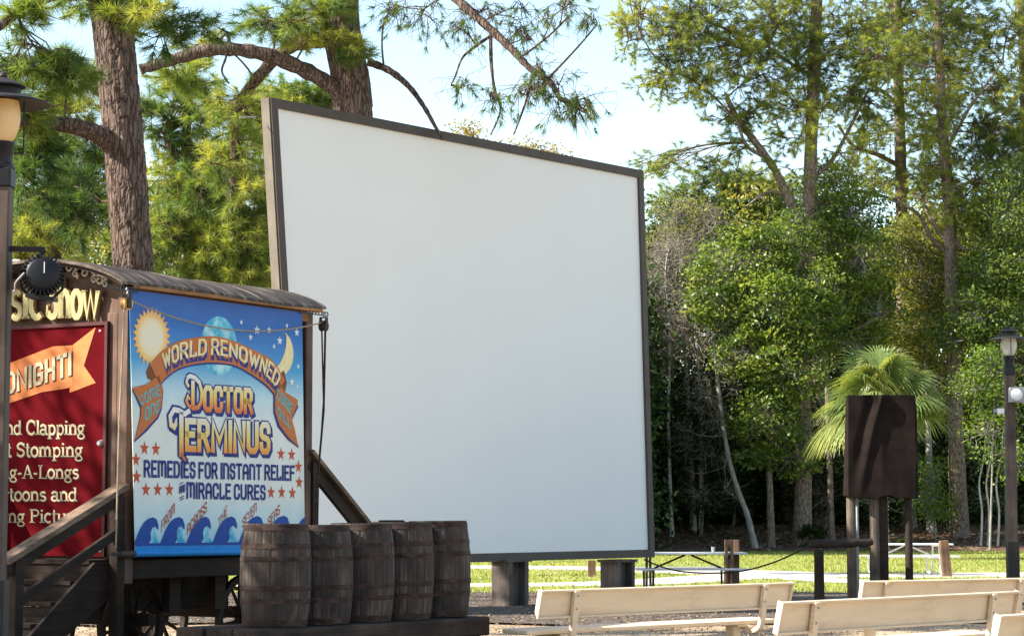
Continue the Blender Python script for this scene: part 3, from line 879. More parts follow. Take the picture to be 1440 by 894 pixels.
broadleaf('light green sapling with bright leaves below the right lamp globe', 96.5,
          [(1392, 771), (1396, 640), (1400, 520)], 0.05, 0.02,
          [(1395, 515, 34, 30, 0, 60), (1370, 545, 30, 26, 0, 40), (1420, 560, 34, 40, 0, 50), (1385, 610, 40, 40, 0, 44), (1430, 640, 36, 40, 0, 36)], 'leaf_bright', 0.17, 22)
broadleaf('olive leaved tree behind the pine with the sunlit trunk', 102.3,
          [(1310, 742), (1305, 600), (1300, 450)], 0.2, 0.07,
          [(1300, 330, 50, 36, 0, 90), (1310, 400, 50, 45, 0, 130), (1290, 470, 50, 40, 0, 110), (1350, 430, 50, 50, 0.6, 110), (1330, 540, 50, 46, 0, 90), (1260, 350, 36, 36, 0.6, 60), (1380, 390, 40, 30, 0.6, 60)], 'leaf_olive', 0.19, 30)
broadleaf('small bright leaved shrub in sun behind the covered board', 100,
          [(1316, 751), (1314, 720), (1312, 690)], 0.04, 0.02,
          [(1310, 668, 26, 24, 0, 40), (1306, 700, 28, 24, 0, 50), (1324, 720, 20, 18, 0, 24)], 'leaf_bright', 0.15, 22, name='shrub', catg='shrub')
broadleaf('yellowing sparse tree beside the right edge of the screen', 103,
          [(975, 752), (970, 600), (960, 450), (955, 330)], 0.15, 0.04,
          [(950, 300, 44, 36, 0, 50), (930, 360, 36, 40, 0, 44), (985, 330, 40, 30, 0, 44), (960, 420, 46, 46, 0, 46), (1000, 400, 36, 40, 0, 40), (935, 480, 36, 40, 0, 36)], 'leaf_olive', 0.13, 20)
broadleaf('golden leaved treetop rising just above the screen top edge', 88,
          [(720, 781), (715, 500), (712, 300), (715, 230)], 0.22, 0.08,
          [(660, 208, 26, 12, 0, 20), (695, 212, 30, 12, 0, 26), (748, 214, 26, 13, 0, 24), (775, 218, 20, 9, 0, 12), (690, 250, 70, 26, 0, 100), (770, 255, 50, 26, 0, 70), (720, 320, 110, 50, 0, 150), (655, 185, 18, 8, 0, 12)], 'leaf_yellow', 0.15, 30)
# understorey saplings in the dark of the wood
for i, (px, D, top, lab) in enumerate([(985, 101, 560, 'dark leafy understorey sapling nearest the screen edge'), (1030, 104, 540, 'dark leafy understorey sapling behind the leaning pale trunk'),
                                       (1160, 103, 560, 'dark leafy understorey sapling left of the covered board'), (1235, 102, 600, 'dark leafy understorey sapling directly behind the covered board'),
                                       (940, 105, 600, 'dark low understorey bush at the foot of the screen edge'), (1300, 106, 560, 'dark leafy understorey sapling right of the covered board'),
                                       (1385, 105, 580, 'dark leafy understorey sapling behind the thin pale stems')]):
    h = 740 - top
    broadleaf(lab, D, [(px, 760), (px + 4, 700), (px, top + 30)], 0.08, 0.03,
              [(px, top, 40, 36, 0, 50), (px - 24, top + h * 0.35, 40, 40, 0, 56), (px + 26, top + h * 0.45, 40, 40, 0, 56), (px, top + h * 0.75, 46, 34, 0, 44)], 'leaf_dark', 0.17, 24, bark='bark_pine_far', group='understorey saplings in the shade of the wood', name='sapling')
# bare and leaning stems
def bare(label, D, pts, r0, r1, twigs, mat='bark_pale', spread=(50, 60), name='bare_tree', group=None, side=None):
    tp = [P(q[0], q[1], D + (q[2] if len(q) > 2 else 0)) for q in pts]
    tp[0] = Vector((tp[0].x, tp[0].y, (0 if tp[0].y < 94 else rise(tp[0].y)) - 0.05))
    root = thing(name, label, 'tree', tp[0], 0, group)
    mb = MB()
    q = rough_tube(mb, tp, r0, r1, 9, 0.1, 0.35)
    mb.build('trunk', M[mat], root, world=True)
    if twigs:
        K = np.array([tuple(p) for p in q[len(q) // 3:]])
        tw = []
        n = twigs
        s = K[RNG.integers(0, len(K), n)]
        for lev, (L_, r_) in enumerate(((1.3, 0.022), (0.9, 0.014), (0.6, 0.009), (0.45, 0.006))):
            d = unit(RNG.normal(0, 1, (len(s), 3)) + np.array([0, 0, 0.35]))
            e1 = s + d * L_ * RNG.uniform(0.3, 0.6, (len(s), 1))
            e2 = e1 + unit(d + RNG.normal(0, 0.5, d.shape)) * L_ * RNG.uniform(0.2, 0.6, (len(s), 1))
            tw.append(prisms(s, e1, np.full(len(s), r_), np.full(len(s), r_ * 0.8)))
            tw.append(prisms(e1, e2, np.full(len(s), r_ * 0.8), np.full(len(s), r_ * 0.6)))
            s = np.concatenate([e1, e2, e2])
            if len(s) > 6000: s = s[RNG.permutation(len(s))[:6000]]
        V, F, _ = cat(tw)
        np_mesh('branches', V, F, M['dead_twig'], root)
    return root
bare('pale leaning dead trunk with a bluish foot near the table', 97.2, [(1062, 764), (1052, 728), (1038, 690), (1024, 640), (1012, 560), (1006, 500), (1002, 440), (1004, 390)], 0.14, 0.05, 30, mat='bark_grey')
bare('bare grey thicket of dead twigs beside the screen edge', 101, [(945, 752), (940, 600), (942, 470), (936, 390), (940, 350)], 0.09, 0.03, 60)
bare('bare pale forked tree standing between screen and leaning trunk', 103, [(985, 750), (984, 560), (978, 440), (986, 360), (980, 320)], 0.08, 0.03, 50)
for i, (px, lab) in enumerate([(1379, 'thin pale sapling stem, nearest to the sunlit pine trunk'), (1389, 'thin pale sapling stem in the middle of three by the lamp pole'), (1403, 'thin pale sapling stem nearest to the right lamp pole')]):
    bare(lab, 98, [(px, 766), (px + 2, 720), (px - 2, 680), (px + 5, 640), (px + 8, 600)], 0.05, 0.03, 0, name='thin_tree', group='thin pale stems at the wood edge')

# ---------------------------------------------------------------- plain trunks deeper in the wood
g = 'dark trunks deeper in the wood'
deep = [(930, 108, 0.2, 'screen edge'), (1005, 112, 0.24, 'leaning pale trunk'), (1108, 108, 0.34, 'glossy evergreen'), (1150, 106, 0.42, 'forked pine'), (1180, 110, 0.22, 'covered board left post'), (1215, 108, 0.34, 'covered board'),
        (1292, 112, 0.36, 'covered board right post'), (1375, 113, 0.26, 'three thin stems'), (1432, 110, 0.3, 'right lamp pole')]
for px, D, r, w_ in deep:
    tp = [P(px, 745, D), P(px + random.uniform(-4, 4), 600, D), P(px + random.uniform(-9, 9), 400, D), P(px + random.uniform(-12, 12), 350, D)]
    tp[0].z = rise(D) - 0.05
    root = thing('tree_trunk', 'dark bare trunk deep in the wood behind the ' + w_, 'tree', tp[0], 0, g)
    mb = MB(); q = rough_tube(mb, tp, r, r * 0.6, 10, 0.05, 0.2)
    mb.build('trunk', M['bark_pine_far'], root, world=True)
    K = np.array([tuple(p) for p in q[len(q) // 2:]])
    cc = K[RNG.integers(0, len(K), 60)] + RNG.normal(0, 1.5, (60, 3))
    V1 = prisms(K[RNG.integers(0, len(K), 60)], cc, np.full(60, 0.03), np.full(60, 0.015))
    np_mesh('branches', V1[0], V1[1], M['twig'], root)
    V, F, rr = leaves_at(cc, 0.6, 60, 0.26)
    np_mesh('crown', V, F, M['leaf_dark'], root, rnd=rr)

# ---------------------------------------------------------------- far wood that reads as one mass
def mass(name, label, spec, leaf, size, m, s_cl):
    cc = []
    for (x0, x1, y0, y1, D0, D1, cnt) in spec:
        px = RNG.uniform(x0, x1, cnt); D = RNG.uniform(D0, D1, cnt)
        topv = y0 + 26 * np.sin(px * 0.021 + 1) + 18 * np.sin(px * 0.057) + 12 * np.sin(px * 0.13)
        py = topv + (y1 - topv) * RNG.uniform(0, 1, cnt) ** 0.9
        X = (px - 720) / FPX * D
        Z = 1.6 + (721 - py) / FPX * D
        cc.append(np.stack([X, D, Z], 1))
    cc = np.concatenate(cc)
    V, F, rr = leaves_at(cc, s_cl, m, size)
    o = np_mesh(name, V, F, M[leaf], rnd=rr)
    return tag(o, label, 'woodland', kind='stuff')
mass('distant_woodland', 'far dark woodland closing the view behind the tree line, thickened unseen behind the screen for shade',
     [(880, 1700, 300, 745, 118, 132, 2600), (-500, 900, 330, 745, 112, 132, 3400), (880, 1560, 520, 755, 106, 118, 1500), (430, 900, 400, 750, 97.5, 112, 2600), (300, 860, 330, 520, 100, 112, 900), (420, 880, 410, 765, 87, 97, 2600)], 'leaf_dark', 0.34, 46, 0.7)  # ranges hidden by the screen are added to shade the understorey
mass('distant_canopy', 'hazy sunlit yellow green canopy far behind the tall pines',
     [(905, 1560, 300, 500, 108, 114, 700), (-500, 640, 250, 420, 106, 116, 900)], 'leaf_olive', 0.26, 40, 0.6)

# ---------------------------------------------------------------- fan palm and low palmetto
def fan_palm(label, base, height, crown_r, nfr, leaf_mat, name='fan_palm', cat_='palm tree', trunk_r=0.16):
    root = thing(name, label, cat_, base)
    if height > 0.3:
        mb = MB()
        prof = []
        k = int(height / 0.09)
        for i in range(k + 1):
            z = height * i / k
            prof.append((trunk_r * (1.0 + 0.16 * (i % 2)) * (1.2 - 0.25 * min(1, z / 1.2)), z))
        mb.lathe(prof, 18, rmod=lambda a, i: 1 + 0.10 * math.sin(a * 5 + i * 2.4))
        mb.build('trunk', M['bark_grey'], root)
    top = np.array([0, 0, height])
    Vs, Fs, Rs, b = [], [], [], 0
    pv = []
    for f in range(nfr):
        az = f * 2.39996 + random.uniform(-0.2, 0.2)
        el = R(random.uniform(-25, 88)) * (1 if f % 5 else 0.6)
        pet = crown_r * random.uniform(0.40, 0.55)
        d = np.array([math.cos(az) * math.cos(el), math.sin(az) * math.cos(el), math.sin(el)])
        side = np.array([-math.sin(az), math.cos(az), 0])
        nrm = np.cross(side, d)
        e = top + d * pet + np.array([0, 0, -0.06 * pet])
        pv.append((top, e))
        nb = 40
        fr = crown_r * random.uniform(0.48, 0.62)
        base_r = random.uniform(0.1, 0.9) if el > -0.1 else random.uniform(0.5, 1.0)
        for j in range(nb):
            a = R(-118 + 236 * j / (nb - 1)) + random.uniform(-0.02, 0.02)
            dj = d * math.cos(a) + side * math.sin(a) + nrm * (0.25 * abs(math.sin(a)) + random.uniform(-0.04, 0.04))
            dj = dj / np.linalg.norm(dj)
            wj = np.cross(dj, nrm); wj /= np.linalg.norm(wj)
            Lj = fr * (1 - 0.25 * (abs(a) / R(118)) ** 2) * random.uniform(0.92, 1.05)
            seg = 4
            pts = []
            for q in range(seg + 1):
                u = q / seg
                p = e + dj * Lj * u + np.array([0, 0, -1]) * ((0.16 + 0.5 * base_r) * Lj * u ** 2.2) - d * 0.10 * Lj * u * u
                ww = 0.021 * crown_r / 2.2 * (1 - u) ** 0.6 * (0.5 + 1.2 * min(1, u * 3)) + 0.002
                pts.append((p - wj * ww, p + wj * ww))
            vs = [x for pr in pts for x in pr]
            Vs += vs
            for q in range(seg):
                Fs.append((b + q * 2, b + q * 2 + 1, b + q * 2 + 3, b + q * 2 + 2)); Rs.append(np.clip(base_r * 0.6 + 0.2 * (q / seg) + random.uniform(-0.08, 0.1), 0, 1))
            b += len(vs)
    o = np_mesh('fronds', np.array(Vs), np.array(Fs), M[leaf_mat], root, rnd=Rs, world=False)
    V, F = prisms(np.array([p[0] for p in pv]), np.array([p[1] for p in pv]), np.full(len(pv), 0.03), np.full(len(pv), 0.014))
    np_mesh('petioles', V, F, M[leaf_mat], root, rnd=np.full(len(F), 0.8), world=False)
    return root
b_ = P(1243, 786, 79.5)
fan_palm('fan palm with a round shaggy crown behind the covered board', (b_.x, 79.5, 0), 5.35, 2.75, 44, 'palm_leaf')
b_ = G(1143, 779); 
fan_palm('low dark spiky palmetto at the lawn edge left of the covered board', (P(1141, 760, 98).x, 98, rise(98)), 0.2, 1.15, 18, 'leaf_dark', 'palmetto', 'shrub')
fan_palm('small palmetto in the litter behind the table under the fan palm', (P(1262, 768, 97).x, 97, rise(97)), 0.1, 0.75, 12, 'palm_leaf', 'palmetto', 'shrub')
# ================================================================ MATERIALS FOR THE BUILT THINGS
M['screen_white'] = None
m, t, b = newmat('screen_white')
v = coords(t)
n = N(t, 'ShaderNodeTexNoise', Scale=1.1, Detail=4); t.links.new(coords(t, (0.5, 0.5, 0.5)), n.inputs['Vector'])
n2 = N(t, 'ShaderNodeTexNoise', Scale=70, Detail=3); t.links.new(v, n2.inputs['Vector'])
r = ramp(t, [(0.3, (0.765, 0.745, 0.71)), (0.7, (0.79, 0.77, 0.735))]); t.links.new(n.outputs[0], r.inputs[0])
t.links.new(r.outputs[0], b.inputs['Base Color']); b.inputs['Roughness'].default_value = 0.85
bump(t, b, n2.outputs[0], 0.15, 0.004)
M['screen_white'] = m
M['frame_taupe'] = noisy('frame_taupe', (0.065, 0.052, 0.044), (0.088, 0.072, 0.06), 3, 0.6, bs=0.1)
M['post_taupe'] = wood('post_taupe', (0.075, 0.06, 0.052), (0.14, 0.115, 0.10), 'Z')
M['brown_paint'] = wood('brown_paint', (0.095, 0.056, 0.042), (0.15, 0.092, 0.07), 'Z', 0.6, 0.6, 0.2)
M['brown_dark'] = wood('brown_dark', (0.014, 0.009, 0.007), (0.036, 0.023, 0.017), 'X', 0.7)
M['rail_wood'] = wood('rail_wood', (0.09, 0.06, 0.042), (0.20, 0.14, 0.10), 'X', 0.7)
M['step_wood'] = wood('step_wood', (0.014, 0.010, 0.008), (0.042, 0.028, 0.022), 'Y', 0.8)
M['ochre_wood'] = wood('ochre_wood', (0.20, 0.095, 0.035), (0.36, 0.18, 0.07), 'X', 0.6)
M['roof_tin'] = noisy('roof_tin', (0.024, 0.018, 0.014), (0.052, 0.038, 0.029), 4, 0.6, (4, 0.5, 1), 0.3, 0.01, metal=0.2, c3=(0.24, 0.19, 0.15))
M['black_metal'] = plain('black_metal', (0.018, 0.018, 0.022), 0.45, 0.3)
M['iron'] = plain('iron', (0.035, 0.03, 0.028), 0.6, 0.4)
M['red_board'] = noisy('red_board', (0.062, 0.0025, 0.0045), (0.095, 0.004, 0.007), 1.6, 0.8, bs=0.05, spec=0.02)
M['red_dark'] = plain('red_dark', (0.05, 0.006, 0.008), 0.6)
M['gold'] = noisy('gold', (0.27, 0.235, 0.11), (0.38, 0.335, 0.17), 5, 0.5)
M['letter_cream'] = noisy('letter_cream', (0.38, 0.32, 0.20), (0.50, 0.43, 0.28), 8, 0.6)
M['print_orange'] = plain('print_orange', (0.50, 0.155, 0.045), 0.7)
M['print_orange_dark'] = plain('print_orange_dark', (0.20, 0.065, 0.025), 0.7)
M['ornament'] = plain('ornament', (0.42, 0.39, 0.36), 0.6)
M['print_navy'] = plain('print_navy', (0.028, 0.04, 0.20), 0.7)
M['print_red'] = plain('print_red', (0.50, 0.085, 0.035), 0.7)
M['print_white'] = plain('print_white', (0.62, 0.70, 0.74), 0.7)
M['print_cream'] = plain('print_cream', (0.78, 0.66, 0.36), 0.7)
M['print_blue'] = plain('print_blue', (0.02, 0.07, 0.30), 0.7)
M['print_sea'] = plain('print_sea', (0.01, 0.24, 0.60), 0.6)
M['print_teal'] = plain('print_teal', (0.10, 0.42, 0.45), 0.7)
M['print_gold'] = plain('print_gold', (0.78, 0.48, 0.16), 0.7)
M['bench_cream'] = noisy('bench_cream', (0.58, 0.45, 0.31), (0.68, 0.54, 0.38), 3, 0.5, (0.4, 3, 3), 0.1, 0.003, spec=0.3)
m = M['bench_cream']; t = m.node_tree; b = t.nodes['Principled BSDF']
src = b.inputs['Base Color'].links[0].from_socket
nn_ = N(t, 'ShaderNodeTexNoise', Scale=2.6, Detail=9, Roughness=0.75); t.links.new(coords(t, (0.7, 2, 2)), nn_.inputs['Vector'])
rr_ = ramp(t, [(0.36, (0.62, 0.58, 0.52)), (0.50, (1, 1, 1))]); t.links.new(nn_.outputs[0], rr_.inputs[0])
t.links.new(mixc(t, 0.35, src, rr_.outputs[0], 'MULTIPLY'), b.inputs['Base Color'])
M['alu'] = noisy('alu', (0.42, 0.42, 0.43), (0.58, 0.58, 0.60), 6, 0.45, (0.4, 3, 3), 0.1, 0.003, metal=0.3)
M['white_paint'] = plain('white_paint', (0.72, 0.72, 0.72), 0.5)
M['grey_steel'] = plain('grey_steel', (0.30, 0.31, 0.32), 0.5, 0.3)
M['post_brown'] = wood('post_brown', (0.09, 0.05, 0.032), (0.22, 0.135, 0.085), 'Z', 0.75)
M['post_weathered'] = wood('post_weathered', (0.04, 0.031, 0.024), (0.14, 0.115, 0.09), 'Z', 0.8)
M['log_wood'] = wood('log_wood', (0.014, 0.011, 0.009), (0.04, 0.032, 0.027), 'X', 0.85)
M['timber_old'] = wood('timber_old', (0.022, 0.016, 0.013), (0.075, 0.056, 0.046), 'X', 0.85, 0.8)
M['rope'] = noisy('rope', (0.20, 0.15, 0.10), (0.38, 0.30, 0.21), 60, 0.9, bs=0.4)
M['cable'] = plain('cable', (0.30, 0.29, 0.28), 0.6)
M['brass'] = plain('brass', (0.42, 0.24, 0.08), 0.4, 0.6)
M['lamp_pole'] = wood('lamp_pole', (0.07, 0.05, 0.042), (0.115, 0.085, 0.07), 'Z', 0.6, 0.5, 0.1)
m, t, b = newmat('globe_glass')
b.inputs['Base Color'].default_value = (0.86, 0.68, 0.42, 1)
b.inputs['Roughness'].default_value = 0.35
tr = t.nodes.new('ShaderNodeBsdfTranslucent'); tr.inputs[0].default_value = (0.95, 0.74, 0.42, 1)
mx = t.nodes.new('ShaderNodeMixShader'); mx.inputs[0].default_value = 0.5
t.links.new(b.outputs[0], mx.inputs[1]); t.links.new(tr.outputs[0], mx.inputs[2]); t.links.new(mx.outputs[0], t.nodes['Material Output'].inputs['Surface'])
M['globe_amber'] = m
m2 = m.copy(); m2.name = 'globe_pale'; M['globe_pale'] = m2
m2.node_tree.nodes['Principled BSDF'].inputs['Base Color'].default_value = (0.74, 0.72, 0.66, 1)
m2.node_tree.nodes['Translucent BSDF'].inputs[0].default_value = (0.78, 0.76, 0.68, 1)
# barrel staves and hoops
m, t, b = newmat('barrel_wood')
v = coords(t, (14, 14, 1.1))
n = N(t, 'ShaderNodeTexNoise', Scale=1.3, Detail=8, Roughness=0.7); t.links.new(v, n.inputs['Vector'])
n2 = N(t, 'ShaderNodeTexNoise', Scale=3.2, Detail=5, Roughness=0.6); t.links.new(coords(t), n2.inputs['Vector'])
r = ramp(t, [(0.3, (0.014, 0.009, 0.007)), (0.52, (0.040, 0.028, 0.022)), (0.75, (0.125, 0.10, 0.085))]); t.links.new(n.outputs[0], r.inputs[0])
r2 = ramp(t, [(0.35, (0.4, 0.38, 0.38)), (0.65, (1.25, 1.2, 1.2))]); t.links.new(n2.outputs[0], r2.inputs[0])
t.links.new(mixc(t, 1.0, r.outputs[0], r2.outputs[0], 'MULTIPLY'), b.inputs['Base Color'])
b.inputs['Roughness'].default_value = 0.85; bump(t, b, n.outputs[0], 0.6, 0.008)
M['barrel_wood'] = m
M['hoop_rust'] = noisy('hoop_rust', (0.016, 0.010, 0.009), (0.036, 0.021, 0.018), 9, 0.85, (1, 1, 2), 0.4, 0.004, c3=(0.075, 0.05, 0.042))
M['cloth_brown'] = noisy('cloth_brown', (0.011, 0.008, 0.0072), (0.019, 0.0135, 0.012), 4, 0.9, bs=0.1, spec=0.03)

# ================================================================ OUTDOOR SCREEN
p0 = G(725, 852)
th = R(51.5)
dS = Vector((math.cos(th), math.sin(th), 0)); nS = Vector((math.sin(th), -math.cos(th), 0))
def SP(px, py, out=0.0):
    return RPL(px, py, p0, nS) + nS * out
root = thing('outdoor_screen', 'huge blank white outdoor movie screen in a brown frame on thick posts', 'movie screen', (p0.x, p0.y, 0), th)
TL, TR, BR, BL = (381, 137), (905, 240), (921, 783), (419, 797)
o4 = [SP(*q) for q in (TL, TR, BR, BL)]
ci = sum(o4, Vector()) / 4
fw = 0.145
vert = Vector((0, 0, 1))
def inset(i, w):
    a, p, c = o4[i - 1], o4[i], o4[(i + 1) % 4]
    d1 = (a - p).normalized(); d2 = (c - p).normalized()
    s = math.sqrt(1 - d1.dot(d2) ** 2)
    return p + (d1 + d2) * (w / s)
i4 = [inset(i, fw) for i in range(4)]
MB().prism([q - nS * 0.05 for q in [inset(i, 0.02) for i in range(4)]], -nS * 0.04).build('screen_panel', M['screen_white'], root, world=True)
for i in range(4):
    j = (i + 1) % 4
    mb = MB(); mb.prism([o4[i], o4[j], i4[j], i4[i]], -nS * 0.20)
    mb.build('frame_side', M['frame_taupe'], root, world=True)
side_m = noisy('frame_edge_tan', (0.10, 0.087, 0.07), (0.15, 0.13, 0.105), 3, 0.7, bs=0.1); M['frame_edge'] = side_m
a_, c_2 = o4[3], o4[0]
MB().prism([a_ - nS * 0.03 - dS * 0.002, c_2 - nS * 0.03 - dS * 0.002, c_2 - nS * 0.20 - dS * 0.002, a_ - nS * 0.20 - dS * 0.002], -dS * 0.02).build('edge_board', M['frame_edge'], root, world=True)
# back battens
mb = MB()
for f_ in (0.12, 0.34, 0.56, 0.78, 0.94):
    a = o4[3].lerp(o4[2], f_) - nS * 0.16 + vert * 0.1; c = o4[0].lerp(o4[1], f_) - nS * 0.16 - vert * 0.1
    mb.beam(a, c, 0.1, 0.1, up=nS)
mb.build('backing', M['frame_taupe'], root, world=True)
for px in (725, 876):
    c = RPL(px, 790, p0, nS)
    z1 = 1.6 - (795 - 721) * c.y / FPX + 0.10
    mb = MB()
    a = c - nS * 0.12
    # I-shaped post of two thick flanges joined by a web
    mb.beam(Vector((a.x, a.y, -0.1)) - dS * 0.22, Vector((a.x, a.y, z1)) - dS * 0.22, 0.40, 0.10, up=dS, bevel=0.008)
    mb.beam(Vector((a.x, a.y, -0.1)) + dS * 0.22, Vector((a.x, a.y, z1)) + dS * 0.22, 0.40, 0.10, up=dS, bevel=0.008)
    mb.beam(Vector((a.x, a.y, -0.1)), Vector((a.x, a.y, z1 - 0.01)), 0.12, 0.335, up=dS)
    mb.beam(Vector((a.x, a.y, z1 + 0.0)) - dS * 0.34, Vector((a.x, a.y, z1)) + dS * 0.34, 0.42, 0.05, up=vert)
    mb.build('support_post', M['post_taupe'], root, world=True)
mb = MB(); q = SP(373, 163, -0.2); mb.tube([q, q - dS * 0.35 - vert * 0.05], 0.010, 6); mb.build('tie_rod', M['grey_steel'], root, world=True)

# ================================================================ SHOW WAGON
# local frame: +x runs back along the poster side, +y runs along the front wall
WA = math.atan2(0.865, 0.502)
WC = Vector(((178 - 720) / FPX * 22.3, 22.3, 0))
bx = Vector((math.cos(WA), math.sin(WA), 0)); fy = Vector((-math.sin(WA), math.cos(WA), 0))
wagon = thing('show_wagon', 'brown old time show wagon with a curved tin roof and red front', 'wagon', WC, WA)
def WL(px, py, off=0.0):
    """photograph point on the poster side plane y = -off -> local (x, z)"""
    q = RPL(px, py, WC - fy * off, fy)
    return ((q - WC).dot(bx), q.z)
def WF(px, py, off=0.0):
    """photograph point on the front wall plane x = -off -> local (y, z)"""
    q = RPL(px, py, WC - bx * off, bx)
    return ((q - WC).dot(fy), q.z)
LEN, WID, ZF, ZW = 3.12, 2.0, 1.17, 3.78
YC = WID / 2
def arch(y, extra=0.0):
    u = (y - YC) / (YC + 0.14)
    return ZW + 0.03 + 0.24 * max(0.0, 1 - u * u) ** 0.75 + extra
# body: walls as framed panels
mb = MB()
mb.box((LEN / 2, 0.06, (ZF + ZW) / 2), (LEN - 0.24, 0.06, ZW - ZF - 0.002))
mb.box((LEN / 2, WID - 0.06, (ZF + ZW) / 2), (LEN - 0.24, 0.06, ZW - ZF - 0.002))
mb.box((LEN - 0.06, YC, (ZF + ZW) / 2), (0.06, WID - 0.24, ZW - ZF - 0.002))
mb.build('side_wall', M['brown_dark'], wagon)
ys_ = [0.12 + (WID - 0.24) * i / 16 for i in range(17)]
poly = [Vector((0.03, 0.12, ZF)), Vector((0.03, WID - 0.12, ZF))] + [Vector((0.03, y, arch(y) - 0.06)) for y in reversed(ys_)]
MB().prism(poly, (0.06, 0, 0)).build('front_wall', M['brown_paint'], wagon)
poly = [Vector((LEN - 0.2, 0.12, ZW)), Vector((LEN - 0.2, WID - 0.12, ZW))] + [Vector((LEN - 0.2, y, arch(y) - 0.06)) for y in reversed(ys_)]
MB().prism(poly, (0.05, 0, 0)).build('rear_gable', M['brown_dark'], wagon)
for (x, y) in ((0.06, 0.06), (0.06, WID - 0.06), (LEN - 0.06, 0.06), (LEN - 0.06, WID - 0.06)):
    mb = MB(); mb.box((x, y, (ZF - 0.25 + ZW) / 2), (0.125, 0.125, ZW - ZF + 0.25), bevel=0.006)
    mb.build('corner_post', M['brown_paint'], wagon)
mb = MB(); mb.box((LEN / 2, -0.005, ZW - 0.04), (LEN - 0.26, 0.05, 0.14), bevel=0.004); mb.build('top_rail', M['ochre_wood'], wagon)
mb = MB(); mb.box((0.012, 0.19, (ZF + 3.55) / 2), (0.03, 0.13, 3.55 - ZF), bevel=0.004); mb.build('front_trim', M['brown_paint'], wagon)
# roof: thin curved tin sheet with rolled seams
mb = MB()
nx, ny = 30, 36
X0, X1, Y0, Y1 = -0.27, LEN + 0.04, -0.15, WID + 0.15
def rz_(x, y):
    u = (y - YC) / (YC + 0.15)
    return ZW + 0.02 + 0.255 * max(0.0, 1 - abs(u) ** 2.1) ** 0.85 + 0.0015 * math.sin(x * 26) + 0.012 * math.sin(x * 2.3 + y * 1.7)
vs, fs = [], []
for k, dz in ((0, 0.0), (1, -0.028)):
    for i in range(nx + 1):
        for j in range(ny + 1):
            x = X0 + (X1 - X0) * i / nx; y = Y0 + (Y1 - Y0) * j / ny
            vs.append((x, y, rz_(x, y) + 0.03 + dz))
w_ = ny + 1; off = (nx + 1) * w_
for i in range(nx):
    for j in range(ny):
        a = i * w_ + j
        fs.append((a, a + w_, a + w_ + 1, a + 1)); fs.append((off + a, off + a + 1, off + a + w_ + 1, off + a + w_))
for i in range(nx):
    for j in (0, ny):
        a = i * w_ + j; fs.append((a, a + w_, a + w_ + off, a + off))
for j in range(ny):
    for i in (0, nx):
        a = i * w_ + j; fs.append((a, a + 1, a + 1 + off, a + off))
mb.add(vs, fs, True)
roof = mb.build('roof', M['roof_tin'], wagon, smooth_angle=50)
for x in np.linspace(X0 + 0.08, X1 - 0.08, 4):
    mb = MB(); mb.tube([(x, y, rz_(x, y) + 0.030) for y in np.linspace(Y0, Y1, 30)], 0.006, 6); mb.build('roof_seam', M['roof_tin'], roof)
# curved facia board under the roof's front edge
vs = []; K_ = 26
poly = [Vector((-0.235, y, rz_(-0.23, y) - 0.005)) for y in np.linspace(Y0 + 0.03, Y1 - 0.03, K_)] + [Vector((-0.235, y, rz_(-0.23, y) - 0.035)) for y in np.linspace(Y1 - 0.03, Y0 + 0.03, K_)]
mb = MB(); n_ = K_
vv = poly + [p + Vector((0.03, 0, 0)) for p in poly]; n2_ = len(poly)
ff = [(i, i + 1, n2_ - 2 - i, n2_ - 1 - i) for i in range(K_ - 1)] + [(n2_ + i, n2_ + n2_ - 1 - i, n2_ + n2_ - 2 - i, n2_ + i + 1) for i in range(K_ - 1)] + [(i, i + n2_, (i + 1) % n2_ + n2_, (i + 1) % n2_) for i in range(n2_)]
mb.add(vv, ff); mb.build('facia', M['brown_dark'], wagon)
# eave boards
mb = MB(); mb.box((LEN / 2, -0.10, ZW + 0.012), (LEN - 0.02, 0.09, 0.035)); mb.build('eave_board', M['ochre_wood'], wagon)
# scroll ornaments on the gable
def spiral(cy, cz, r, turns, sgn, x=-0.015):
    return [Vector((x, cy + sgn * r * (1 - 0.8 * u) * math.cos(turns * 2 * math.pi * u + 1.0), cz + r * (1 - 0.8 * u) * math.sin(turns * 2 * math.pi * u + 1.0))) for u in np.linspace(0, 1, 26)]
for (px, py, px2, py2) in ((98, 376, 108, 385), (120, 383, 134, 393), (16, 377, 27, 372), (141, 394, 150, 399)):
    y1, z1 = WF(px, py); y2, z2 = WF(px2, py2)
    mb = MB()
    s1 = spiral(y1, z1, 0.055, 1.2, 1); s2 = spiral(y2, z2, 0.042, 1.1, -1)
    mb.tube(s1, 0.012, 6); mb.tube(s2, 0.011, 6); mb.tube([s1[0], (s1[0] + s2[0]) / 2 + Vector((0, 0, 0.02)), s2[0]], 0.012, 6)
    mb.build('scroll_ornament', M['ornament'], wagon)
y1, z1 = WF(110, 388)
mb = MB(); mb.prism([(-0.0, y1 - 0.018, z1), (-0.0, y1, z1 - 0.035), (-0.0, y1 + 0.018, z1), (-0.0, y1, z1 + 0.03)], (-0.02, 0, 0)); mb.build('drop_ornament', M['ornament'], wagon)
